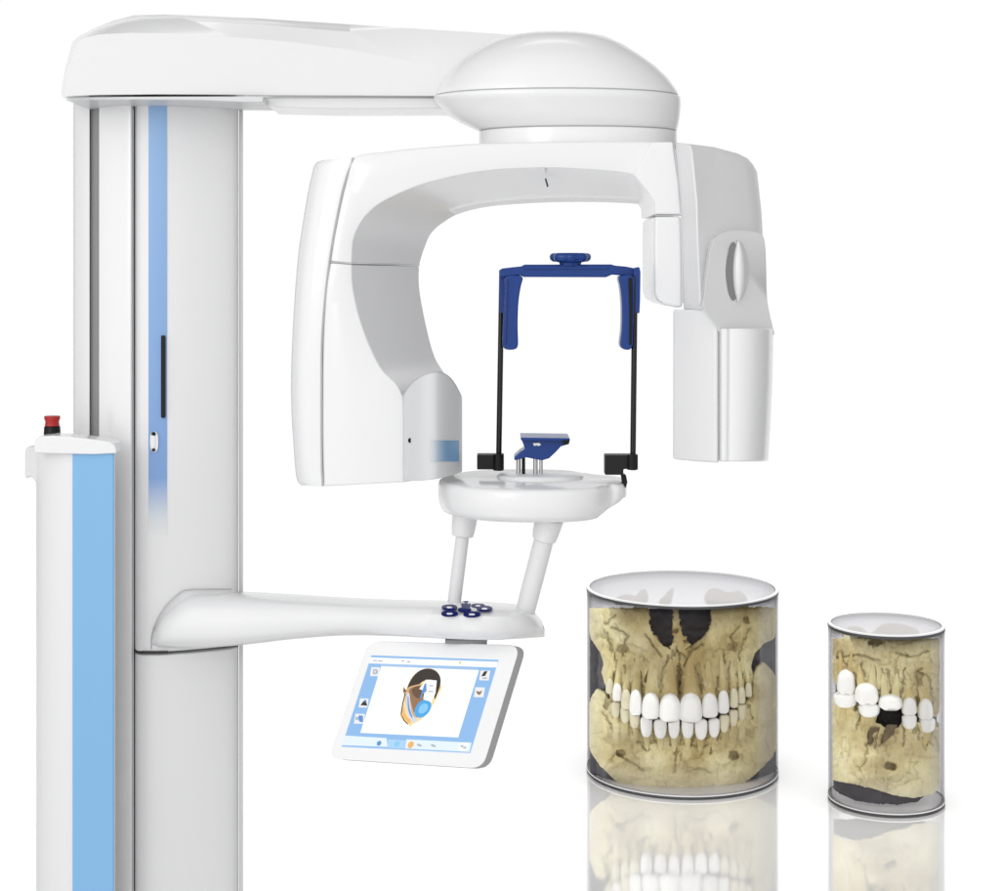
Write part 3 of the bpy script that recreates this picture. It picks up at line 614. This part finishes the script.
M['cavity_shade'] = mat('dark_cavity_shade', (.075, .07, .078), .7, noise_amt=.3, nscale=30)  # dark colour standing in for shade in hollows and under the jaws
M['socket'] = mat('dark_socket', (.012, .01, .008), .8)

def inside(x, y, poly):
    c = False; n = len(poly); j = n-1
    for i in range(n):
        xi, yi = poly[i]; xj, yj = poly[j]
        if (yi > y) != (yj > y) and x < (xj-xi)*(y-yi)/(yj-yi)+xi: c = not c
        j = i
    return c
def segd(x, y, a, b):
    ax, ay = a; bx, by = b; dx, dy = bx-ax, by-ay
    t = max(0, min(1, ((x-ax)*dx+(y-ay)*dy)/(dx*dx+dy*dy+1e-9)))
    return math.hypot(x-ax-t*dx, y-ay-t*dy)
def polyd(x, y, pts): return min(segd(x, y, a, b) for a, b in zip(pts, pts[1:]))

def relief(name, polys, holes, grid, conv, depth, feat, m, parent, thick=.012, xlim=(64, 681)):
    """bone shell as a fine net: outline polygons and holes in enlarged-grid units, real depth from depth()+feat()"""
    x0, x1, y0, y1, st = grid
    nx = int((x1-x0)/st)+1; ny = int((y1-y0)/st)+1
    idx = {}; vs = []; stn = []; fs = []; keep = {}
    def ok(gx, gy):
        wob = 2.6*noise.noise(Vector((gx*.03, gy*.03, 3.1)))+1.5*noise.noise(Vector((gx*.11, gy*.11, 7.7)))
        X, Yg = gx+wob, gy+wob*.8
        if gx < xlim[0] or gx > xlim[1]: return False
        return any(inside(X, Yg, p) for p in polys) and not any(inside(X, Yg, h) for h in holes)
    def vert(i, j):
        if (i, j) not in idx:
            gx, gy = x0+i*st, y0+j*st
            d, s, w_ = feat(gx, gy)
            px, py = conv(gx, gy)
            idx[(i, j)] = len(vs); vs.append(W(px, py, depth(px, py)-d)); stn.append((s, w_))
        return idx[(i, j)]
    for i in range(nx-1):
        for j in range(ny-1):
            if ok(x0+(i+.5)*st, y0+(j+.5)*st):
                fs.append((vert(i, j), vert(i, j+1), vert(i+1, j+1), vert(i+1, j)))
    og = origin_of(parent)
    me = bpy.data.meshes.new(name); me.from_pydata([tuple(v-og) for v in vs], [], fs)
    ca = me.color_attributes.new('stain_shade', 'FLOAT_COLOR', 'POINT')
    for k_, (s, w_) in enumerate(stn): ca.data[k_].color = (min(1, max(0, s)), min(1, max(0, w_)), 0, 1)
    o = finish(name, me, m, parent, smooth=True, angle=180)
    sd = o.modifiers.new('thickness', 'SOLIDIFY'); sd.thickness = thick; sd.offset = -1
    # make sure thickness grows away from the camera side
    return o

def tooth(gx, gy, w_, h_, conv, depth, parent, m, up=True, lean=0, fwd=.012, cusps=0):
    """crown: narrower at the gum, rounded cutting edge, bulging front"""
    cx, cy = conv(gx, gy); s = conv(1, 0)[0]-conv(0, 0)[0]
    rx, ry = w_*s/2*1.10, h_*s/2*1.06; Yd = depth(cx, cy)-fwd; kx = Yd/F
    vs = []; fs = []; NU, NV = 22, 16
    c = W(cx, cy, Yd)
    for j in range(NV+1):
        v = j/NV; b = -1+2*v                              # -1 gum, 1 edge
        wid = (.84+.62*v-.36*v*v)*(max(0, 1-abs(b)**(3.2 if b < 0 else 7)))**.5
        for i in range(NU):
            a = 2*PI*i/NU; cc, ss = math.cos(a), math.sin(a)
            X = rx*kx*wid*math.copysign(abs(cc)**.75, cc)
            Yy = -rx*kx*wid*.75*math.copysign(abs(ss)**.85, ss)*(1-.35*v)
            zb = b+(cusps*.16*math.cos(2*PI*(cc+.5))*v*v if cusps else .03*math.cos(3*PI*cc)*v*v)
            Z = ry*kx*zb*(-1 if up else 1)
            vs.append(c+Vector((X+lean*Z, Yy, Z)))
        if j:
            for i in range(NU):
                k = (i+1) % NU; fs.append(((j-1)*NU+i, (j-1)*NU+k, j*NU+k, j*NU+i))
    return from_pydata('tooth', vs, fs, m, parent, angle=70)

def root(gx, gy, w_, L, conv, depth, parent, m, up=True, lean=0, emb=.004, flat=.55):
    """tapering root half sunk in the bone, starting at the gum line gy"""
    s = conv(1, 0)[0]-conv(0, 0)[0]; sg = -1 if up else 1
    vs = []; fs = []; NU, NV = 18, 14
    for j in range(NV+1):
        v = j/NV; py_g = gy+sg*L*v; bend = lean*v+3.0*noise.noise(Vector((gx*.1, v*2.2, 5)))*v
        px, py = conv(gx+bend, py_g); Yd = depth(px, py)-emb*(1-1.15*v); c = W(px, py, Yd)
        wid = w_*s/2*Yd/F*(1.08-.50*v)*(max(.001, 1-v**4))**.5
        for i in range(NU):
            a = 2*PI*i/NU; r = wid*(1+.06*noise.noise(Vector((gx+3*math.cos(a), v*6, math.sin(a)*2))))
            vs.append(c+Vector((r*math.cos(a), -r*flat*math.sin(a), 0)))
        if j:
            for i in range(NU): k = (i+1) % NU; fs.append(((j-1)*NU+i, (j-1)*NU+k, j*NU+k, j*NU+i))
    return from_pydata('root', vs, fs, m, parent, angle=70)
M['rootsocket'] = mat('root_socket_brown', (.17, .125, .07), .6, .3, noise_amt=.5, nscale=40)
# ---- front-view jaws in the large cylinder  (grid: x = g/3.3+570, y = g/3.3+560)
convA = lambda gx, gy: (gx/3.3+570, gy/3.3+560)
def depA(px, py):
    u = (px-681.5)/101.0
    return YcA-RA*.86*math.sqrt(max(.03, 1-u*u))+.0
def win(v, a, b, c, d):
    sm = lambda t: (lambda t: t*t*(3-2*t))(max(0, min(1, t)))
    return sm((v-a)/(b-a))*(1-sm((v-c)/(d-c)))
def rootsA(gx, gy, cents, y_a, y_b, amp):
    if not (min(y_a, y_b) <= gy <= max(y_a, y_b)): return 0
    best = 0
    for c, w_, in cents:
        t = (gx-c)/w_
        if abs(t) < 1: best = max(best, math.cos(t*PI/2))
    lo, hi = min(y_a, y_b), max(y_a, y_b)
    q = 30*noise.noise(Vector((gx*.03, 0, 4)))+12*noise.noise(Vector((gx*.1, gy*.05, 8)))
    e = win(gy+q, lo+10, lo+90, hi, hi+40) if hi-lo > 130 else win(gy-q*.4, lo-30, lo, hi-55, hi-8)
    return amp*best*e
UC = [(130, 13), (156, 15), (185, 17), (217, 20), (266, 27), (330, 31), (398, 33), (460, 27), (506, 20), (541, 16), (566, 14), (589, 13)]
LC = [(150, 15), (182, 17), (214, 19), (251, 21), (298, 22), (343, 20), (388, 21), (431, 22), (474, 21), (508, 18), (538, 17), (566, 15)]
cracksU = [[(358, 440), (357, 380), (362, 330), (352, 290)], [(300, 440), (305, 380), (325, 320)], [(436, 440), (425, 380), (398, 330)], [(240, 440), (232, 380), (215, 330)], [(483, 440), (492, 380), (508, 300)],
           [(200, 450), (190, 400), (180, 350)], [(525, 430), (520, 380), (530, 340)], [(170, 430), (160, 380), (150, 330), (118, 230)], [(552, 430), (556, 370), (560, 300), (590, 230)], [(380, 350), (395, 300), (440, 280)],
           [(300, 320), (280, 290), (250, 250)], [(140, 220), (190, 250), (180, 310)], [(560, 220), (530, 250), (545, 300)], [(575, 430), (590, 380)], [(120, 210), (150, 180)], [(330, 330), (350, 300), (380, 320)]]
spotsU = [(262, 392, 10, 26, 1.0), (457, 392, 10, 22, .9), (360, 385, 8, 40, .7), (175, 290, 22, 12, .7), (540, 285, 20, 14, .7), (215, 400, 5, 30, .6), (505, 395, 5, 26, .6), (580, 200, 10, 14, .9), (350, 235, 10, 8, .8), (150, 385, 8, 20, .7), (565, 385, 8, 20, .7), (400, 270, 22, 8, .9), (325, 268, 16, 8, .7), (110, 250, 12, 10, .5)]
cracksL = [[(140, 470), (190, 495), (240, 508), (300, 528), (360, 534), (430, 530), (490, 515), (560, 480)], [(165, 500), (200, 550), (245, 620)], [(230, 560), (255, 625)], [(275, 565), (285, 600)], [(322, 570), (330, 610)], [(367, 570), (367, 600)], [(410, 575), (395, 610)],
           [(455, 570), (425, 615)], [(492, 560), (465, 635)], [(520, 545), (500, 590)], [(240, 690), (200, 665), (150, 640)], [(345, 700), (350, 620)], [(545, 540), (560, 510)], [(590, 480), (600, 520)], [(110, 500), (140, 560)], [(420, 690), (470, 700)]]
spotsL = [(170, 640, 17, 13, 1.0), (541, 645, 15, 17, 1.0), (600, 430, 8, 40, .6), (120, 470, 10, 22, .6), (250, 690, 24, 6, .4), (430, 610, 40, 5, .35), (270, 600, 30, 6, .5)]
def featf(cracks, spots, roots, seed):
    rr = random.Random(int(seed*10)); fine = []
    for k_ in range(34):
        x, y = rr.uniform(80, 670 if seed < 6 else 480), rr.uniform(170, 460) if int(seed) in (1, 12) else rr.uniform(520, 740)
        a = rr.choice((1.4, 1.7, .6, 2.5, 1.2)); l = [(x, y)]
        for q in range(rr.randint(3, 6)):
            a += rr.uniform(-.6, .6); x += 13*math.cos(a); y += 13*math.sin(a); l.append((x, y))
        fine.append(l)
    def f(gx, gy):
        n = noise.fractal(Vector((gx*.018, gy*.018, seed)), 1.0, 2.1, 4)
        n2 = noise.fractal(Vector((gx*.075, gy*.045, seed+9)), .8, 2.1, 4)
        d = (.013 if seed < 6 else .010)*n+.0022*n2; s = 0
        wx, wy = gx+9*n2, gy+7*n
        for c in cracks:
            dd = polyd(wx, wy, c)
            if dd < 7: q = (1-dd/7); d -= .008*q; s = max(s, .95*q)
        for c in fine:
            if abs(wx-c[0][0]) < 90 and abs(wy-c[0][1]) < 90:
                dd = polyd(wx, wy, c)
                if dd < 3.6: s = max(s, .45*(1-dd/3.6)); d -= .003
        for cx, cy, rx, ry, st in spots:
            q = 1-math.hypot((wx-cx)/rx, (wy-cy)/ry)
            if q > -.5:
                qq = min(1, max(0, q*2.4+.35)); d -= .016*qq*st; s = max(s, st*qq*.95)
        r, wfac = roots(gx, gy)
        if seed < 6 and abs(gx-365) < 245:
            v = win(gy+22*n, 330, 400, 445, 470) if seed < 2 else win(gy+14*n, 540, 560, 580, 615)
            s = max(s, .62*v*max(0, 1-r/.0036)*(.7+.6*n2))  # shade painted into the valleys between the roots
        d += r
        s = max(s, .55*max(0, -n2*1.2-.25))*.6
        return d, s, wfac
    return f
def rU(gx, gy):
    r = rootsA(gx, gy, UC, 310, 480, .008)
    return r, max(max(0, (abs(gx-365)-240)/60)*.5, r/.008*.3)  # root ridges lightened in colour, as if catching light
def rL(gx, gy):
    wf = max(0, (gy-655)/110)*.75*(1 if abs(gx-360) < 260 else .4)+max(0, (abs(gx-370)-230)/80)*.55
    r = rootsA(gx, gy, LC, 520, 625, .006); wf = max(wf, r/.006*.3)
    return r+.010*math.exp(-((gx-365)/70)**2-((gy-700)/50)**2), wf
jawA = empty('jaw_model', (cxA, YcA, .014), 'front view bone model of clenched jaws with white teeth, inside the larger cylinder', 'jaw model', 'bone jaw models')
upoly = [(62, 158), (256, 158), (257, 200), (272, 246), (306, 283), (352, 304), (402, 292), (446, 262), (466, 222), (470, 158), (684, 158), (688, 225), (676, 258), (640, 275), (612, 305), (598, 345), (606, 390), (592, 430), (560, 470), (500, 495), (430, 512), (360, 516), (290, 512), (200, 495), (140, 465), (118, 420), (104, 372), (112, 340), (96, 300), (70, 262), (60, 220)]
septum = [(344, 158), (358, 158), (362, 215), (372, 250), (400, 280), (360, 310), (330, 290), (344, 252), (340, 210)]
lpoly = [(640, 338), (668, 365), (688, 400), (690, 600), (668, 650), (620, 700), (560, 745), (490, 775), (380, 783), (300, 782), (215, 765), (150, 728), (100, 680), (66, 630), (56, 560), (64, 470), (86, 425), (112, 440), (150, 490), (200, 520), (290, 545), (360, 550), (430, 545), (500, 530), (570, 490), (600, 450), (604, 395), (618, 360)]
relief('upper_jaw', [upoly, septum], [], (40, 700, 156, 530, 2.1), convA, depA, featf(cracksU, spotsU, rU, 1.3), M['bone'], jawA)
relief('lower_jaw', [lpoly], [], (40, 704, 330, 790, 2.1), convA, lambda px, py: depA(px, py)+.004+max(0, (py-762))*.0018, featf(cracksL, spotsL, rL, 5.1), M['bone'], jawA)
# sheets coloured dark to paint in the shade behind the nose opening and behind the cheeks
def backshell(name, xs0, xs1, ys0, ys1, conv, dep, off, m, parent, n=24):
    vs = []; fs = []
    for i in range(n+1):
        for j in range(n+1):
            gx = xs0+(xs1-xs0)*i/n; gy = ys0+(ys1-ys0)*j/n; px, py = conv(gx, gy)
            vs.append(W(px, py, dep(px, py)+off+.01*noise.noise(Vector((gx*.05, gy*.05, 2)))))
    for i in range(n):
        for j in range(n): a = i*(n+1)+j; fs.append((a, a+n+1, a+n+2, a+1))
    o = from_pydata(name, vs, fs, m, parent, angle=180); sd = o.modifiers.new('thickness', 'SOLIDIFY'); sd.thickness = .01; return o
backshell('nasal_cavity', 245, 482, 160, 312, convA, depA, .10, M['cavity_shade'], jawA)
backshell('cheek_cavity', 580, 678, 235, 430, convA, depA, .05, M['cavity_shade'], jawA)
backshell('cheek_cavity', 66, 130, 230, 480, convA, depA, .045, M['cavity_shade'], jawA)
backshell('tooth_gap_shade', 110, 600, 430, 560, convA, depA, .028, M['cavity_shade'], jawA)
def underside_shade(poly, xl, dep, off, conv, parent, grid):
    for one in poly: relief('jaw_underside_shade', [one], [], grid, conv, lambda px, py: dep(px, py)+off, lambda gx, gy: (.004*noise.noise(Vector((gx*.03, gy*.03, 1))), 0, 0), M['cavity_shade'], parent, thick=.006, xlim=xl)  # dark patch paints in the shade below the jaw
underside_shade([[(62, 560), (110, 660), (170, 725), (250, 752), (300, 772), (240, 778), (160, 768), (105, 745), (62, 715)], [(690, 560), (640, 650), (570, 720), (490, 752), (440, 775), (500, 779), (580, 768), (640, 742), (690, 705)]], (66, 679), depA, .05, convA, jawA, (40, 704, 540, 790, 2.6))
# cut top faces of the skull seen through the lid
for i, pts in enumerate([[(150, 134), (165, 118), (190, 112), (215, 118), (235, 98), (252, 100), (250, 134)], [(296, 134), (310, 118), (332, 95), (342, 98), (330, 134)], [(452, 134), (458, 98), (490, 95), (520, 106), (560, 102), (580, 134)]]):
    pp = [convA(x, y) for x, y in cr(pts, 4, closed=True)]
    z1 = ztA-.012
    top = [Vector(((px-HX)/F*((H-z1)*F/(py-HY)), (H-z1)*F/(py-HY), z1)) for px, py in pp]
    loft('cut_bone_top', [top, [p-Vector((0, 0, .012)) for p in top]], M['enamel2'], jawA)
for gx, gy, w_, h_, mm in [(330, 487, 60, 92, 'enamel'), (398, 487, 64, 96, 'enamel'), (267, 481, 50, 86, 'enamel'), (461, 479, 46, 80, 'enamel'), (217, 470, 36, 84, 'enamel'), (506, 468, 33, 76, 'enamel'),
                       (185, 460, 28, 66, 'enamel2'), (541, 455, 25, 64, 'enamel2'), (156, 436, 27, 58, 'enamel'), (566, 446, 22, 56, 'enamel2'), (131, 416, 22, 50, 'enamel2'), (589, 428, 20, 48, 'enamel2')]:
    tt = tooth(gx, gy, w_, h_, convA, depA, jawA, M[mm], True, fwd=.020)
    root(gx, gy-h_*.36, w_*.80, 62+h_*.75+(20 if 200 < gx < 240 or 490 < gx < 520 else 0), convA, depA, tt, M['bone'], True, lean=(365-gx)*.06, emb=.007)
for gx, gy, w_, h_, mm in [(343, 548, 32, 60, 'enamel'), (388, 550, 34, 56, 'enamel'), (298, 552, 36, 54, 'enamel'), (432, 553, 36, 58, 'enamel'), (252, 545, 34, 58, 'enamel'), (475, 548, 32, 54, 'enamel'), (214, 520, 30, 50, 'enamel2'), (509, 534, 28, 50, 'enamel2'), (183, 505, 28, 46, 'enamel2'), (539, 515, 26, 46, 'enamel2'), (152, 488, 26, 44, 'enamel2'), (566, 496, 24, 44, 'enamel2')]:
    tt = tooth(gx, gy+5, w_, h_*1.2, convA, depA, jawA, M[mm], False, fwd=.010)
    root(gx, gy+h_*.42, w_*.74, 40+h_*.35, convA, depA, tt, M['bone'], False, lean=(365-gx)*.03, emb=.004)

# ---- side-view jaw in the small cylinder (grid: x = g/3.713+810, y = g/3.713+590)
convB = lambda gx, gy: (gx/3.713+810, gy/3.713+590)
def depB(px, py):
    u = (px-886)/60.5
    return YcB-RB*.84*math.sqrt(max(.04, 1-u*u))
jawB = empty('jaw_model', (cxB, YcB, .014), 'side view bone model of back teeth with one lower molar missing, inside the smaller cylinder', 'jaw model', 'bone jaw models')
uB = [(84, 180), (488, 180), (492, 400), (470, 470), (420, 470), (380, 440), (330, 440), (270, 425), (215, 395), (160, 390), (110, 370), (84, 330)]
lB = [(84, 400), (110, 380), (160, 420), (215, 440), (240, 450), (231, 470), (245, 492), (264, 500), (280, 512), (300, 503), (320, 515), (340, 502), (352, 482), (347, 464), (400, 490), (450, 500), (492, 490), (492, 730), (450, 762), (385, 772), (310, 762), (240, 738), (170, 722), (84, 705)]
cB_u = [[(120, 260), (160, 300), (185, 340)], [(180, 350), (200, 320), (190, 270)], [(232, 370), (245, 340), (235, 280)], [(262, 390), (275, 340), (270, 290)], [(330, 400), (345, 350), (350, 290)], [(395, 430), (400, 360), (395, 300), (420, 285)], [(400, 300), (440, 320), (452, 380), (455, 430)],
        [(100, 250), (180, 240), (260, 260)], [(220, 200), (270, 190), (240, 210)], [(290, 290), (300, 350), (298, 385)], [(320, 230), (380, 250), (440, 230)], [(110, 310), (160, 330), (260, 375), (330, 395)]]
sB_u = [(405, 330, 14, 34, .7), (245, 195, 30, 9, .8), (110, 240, 16, 20, .6), (400, 410, 8, 14, .9), (250, 400, 10, 14, .8), (320, 300, 8, 24, .5), (170, 350, 12, 10, .5)]
cB_l = [[(190, 450), (180, 490), (170, 520)], [(210, 575), (235, 520)], [(255, 580), (290, 520)], [(345, 500), (350, 540), (345, 580)], [(400, 500), (405, 550)], [(450, 520), (470, 560), (480, 600)], [(240, 590), (250, 520)], [(150, 440), (175, 425)], [(420, 545), (460, 580)]]
sB_l = [(226, 545, 12, 30, .4), (272, 556, 14, 26, .4), (300, 524, 26, 12, .5), (301, 652, 24, 16, 1.3), (385, 518, 16, 18, .8), (168, 438, 12, 12, .95), (465, 498, 10, 14, .9), (430, 620, 40, 6, .25)]
def rUB(gx, gy):
    b = 0
    for c, w_ in [(130, 24), (200, 30), (290, 30), (362, 26), (428, 26)]:
        t = (gx-c)/w_
        if abs(t) < 1: b = max(b, math.cos(t*PI/2))
    return (.004*b if 250 < gy < 430 else 0), .15
def rLB(gx, gy): return .012*math.exp(-((gy-600)/90)**2), min(.85, .15+max(0, (gy-660)/120)*.6+max(0, (gx-420)/90)*.4)
relief('upper_jaw', [uB], [], (80, 496, 178, 480, 2.0), convB, depB, featf(cB_u, sB_u, rUB, 12.3), M['bone'], jawB, thick=.005, xlim=(84, 481))
relief('lower_jaw', [lB], [], (80, 496, 376, 780, 2.0), convB, lambda px, py: depB(px, py)+max(0, py-775)*.001, featf(cB_l, sB_l, rLB, 15.1), M['bone'], jawB, thick=.005, xlim=(84, 481))
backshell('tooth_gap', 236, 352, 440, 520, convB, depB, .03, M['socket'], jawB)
backshell('jaw_interior', 95, 470, 350, 500, convB, depB, .045, M['cavity_shade'], jawB)
pp = [convB(x, y) for x, y in cr([(125, 165), (150, 135), (190, 140), (225, 160), (262, 130), (300, 122), (350, 128), (400, 148), (390, 172), (250, 175)], 4, closed=True)]
z1 = ztB-.010
top = [Vector(((px-HX)/F*((H-z1)*F/(py-HY)), (H-z1)*F/(py-HY), z1)) for px, py in pp]
loft('cut_bone_top', [top, [p-Vector((0, 0, .010)) for p in top]], M['enamel2'], jawB)
for gx, gy, w_, h_, mm in [(134, 342, 58, 92, 'enamel'), (210, 384, 74, 78, 'enamel'), (298, 414, 74, 56, 'enamel'), (368, 432, 46, 66, 'enamel'), (428, 442, 48, 78, 'enamel')]:
    tt = tooth(gx, gy, w_, h_, convB, depB, jawB, M[mm], True, fwd=.010, cusps=1 if w_ > 50 else .4)
    for q in ((-.26, .26) if w_ > 50 else (0,)): root(gx+q*w_, gy-h_*.34, w_*(.42 if q else .72), 100-h_*.2, convB, depB, tt, M['bone'], True, lean=-8 if q <= 0 else 5, emb=.004)
for gx, gy, w_, h_, mm in [(132, 408, 76, 56, 'enamel'), (220, 446, 66, 52, 'enamel'), (368, 488, 46, 56, 'enamel'), (434, 500, 52, 58, 'enamel')]:
    tt = tooth(gx, gy, w_, h_, convB, depB, jawB, M[mm], False, fwd=.005, cusps=1 if w_ > 55 else .4)
    for q in ((-.24, .24) if w_ > 55 else (0,)): root(gx+q*w_, gy+h_*.36, w_*(.40 if q else .66), 62, convB, depB, tt, M['bone'], False, lean=-10, emb=.002)
for a in [(243, 508, 34, 72, -24), (305, 500, 38, 88, -38)]:
    o = root(a[0], a[1], a[2], a[3], convB, depB, jawB, M['rootsocket'], False, lean=a[4], emb=.006, flat=.35); o.name = 'root_socket'

underside_shade([[(84, 690), (170, 705), (240, 725), (310, 745), (440, 750), (400, 786), (330, 796), (250, 794), (170, 782), (110, 756), (84, 735)]], (88, 478), depB, .03, convB, jawB, (80, 496, 680, 800, 2.4))
# ================================================================= LIGHT
w = bpy.data.worlds.new('World'); SC.world = w; w.use_nodes = True
nt = w.node_tree; bg = nt.nodes['Background']
geo = nt.nodes.new('ShaderNodeTexCoord'); sp = nt.nodes.new('ShaderNodeSeparateXYZ'); nt.links.new(geo.outputs['Generated'], sp.inputs[0])
# white backdrop ahead, added dark sides, added fill behind the camera, dimmer right
def mathn(op, a, b=None):
    n = nt.nodes.new('ShaderNodeMath'); n.operation = op
    for i, v in enumerate((a, b)):
        if v is None: continue
        if isinstance(v, (int, float)): n.inputs[i].default_value = v
        else: nt.links.new(v, n.inputs[i])
    return n.outputs[0]
def mrange(v, a, b, c, d):
    n = nt.nodes.new('ShaderNodeMapRange'); n.interpolation_type = 'SMOOTHSTEP'; nt.links.new(v, n.inputs['Value'])
    for k_, q in zip(('From Min', 'From Max', 'To Min', 'To Max'), (a, b, c, d)): n.inputs[k_].default_value = q
    return n.outputs['Result']
ahead = mrange(sp.outputs[1], .74, .88, 0, 1)
behind = mrange(sp.outputs[1], .05, -.6, 0, 1)
side = mathn('ADD', .29, mathn('MULTIPLY', behind, mrange(sp.outputs[0], -.7, .7, 1.14, .56)))
tot = mathn('ADD', mathn('MULTIPLY', ahead, 1.02), mathn('MULTIPLY', mathn('SUBTRACT', 1.0, ahead), side))
nt.links.new(tot, bg.inputs['Strength']); bg.inputs['Color'].default_value = (1, 1, 1, 1)
def area(name, loc, target, size, power, sy=None):
    l = bpy.data.lights.new(name, 'AREA'); l.energy = power; l.size = size
    if sy: l.shape = 'RECTANGLE'; l.size_y = sy
    o = bpy.data.objects.new(name, l); COL.objects.link(o); o.location = loc
    o.rotation_euler = (Vector(target)-Vector(loc)).to_track_quat('-Z', 'Y').to_euler()
    return o
area('softbox_left', (-1.9, -.5, 2.7), (0, 3.3, 1.4), 1.4, 27, 2.0)
tp = area('added_floor_fill', (0, 7.2, 5.0), (0, 7.2, 0), 9.0, 128, 6.5)  # unseen lamp, added to bring the floor up to white
tp.data.spread = math.radians(45)

cam = bpy.data.cameras.new('Camera'); co = bpy.data.objects.new('Camera', cam); COL.objects.link(co)
co.location = (0, 0, H); co.rotation_euler = (math.radians(90), 0, 0)
cam.sensor_width = 36; cam.lens = 36*F/1000; cam.shift_y = -(445.5-HY)/1000; cam.clip_end = 2000; cam.clip_start = .05
SC.camera = co
SC.view_settings.view_transform = 'Standard'; SC.view_settings.look = 'None'; SC.view_settings.exposure = 0; SC.view_settings.gamma = 1
SC.cycles.transparent_max_bounces = 32
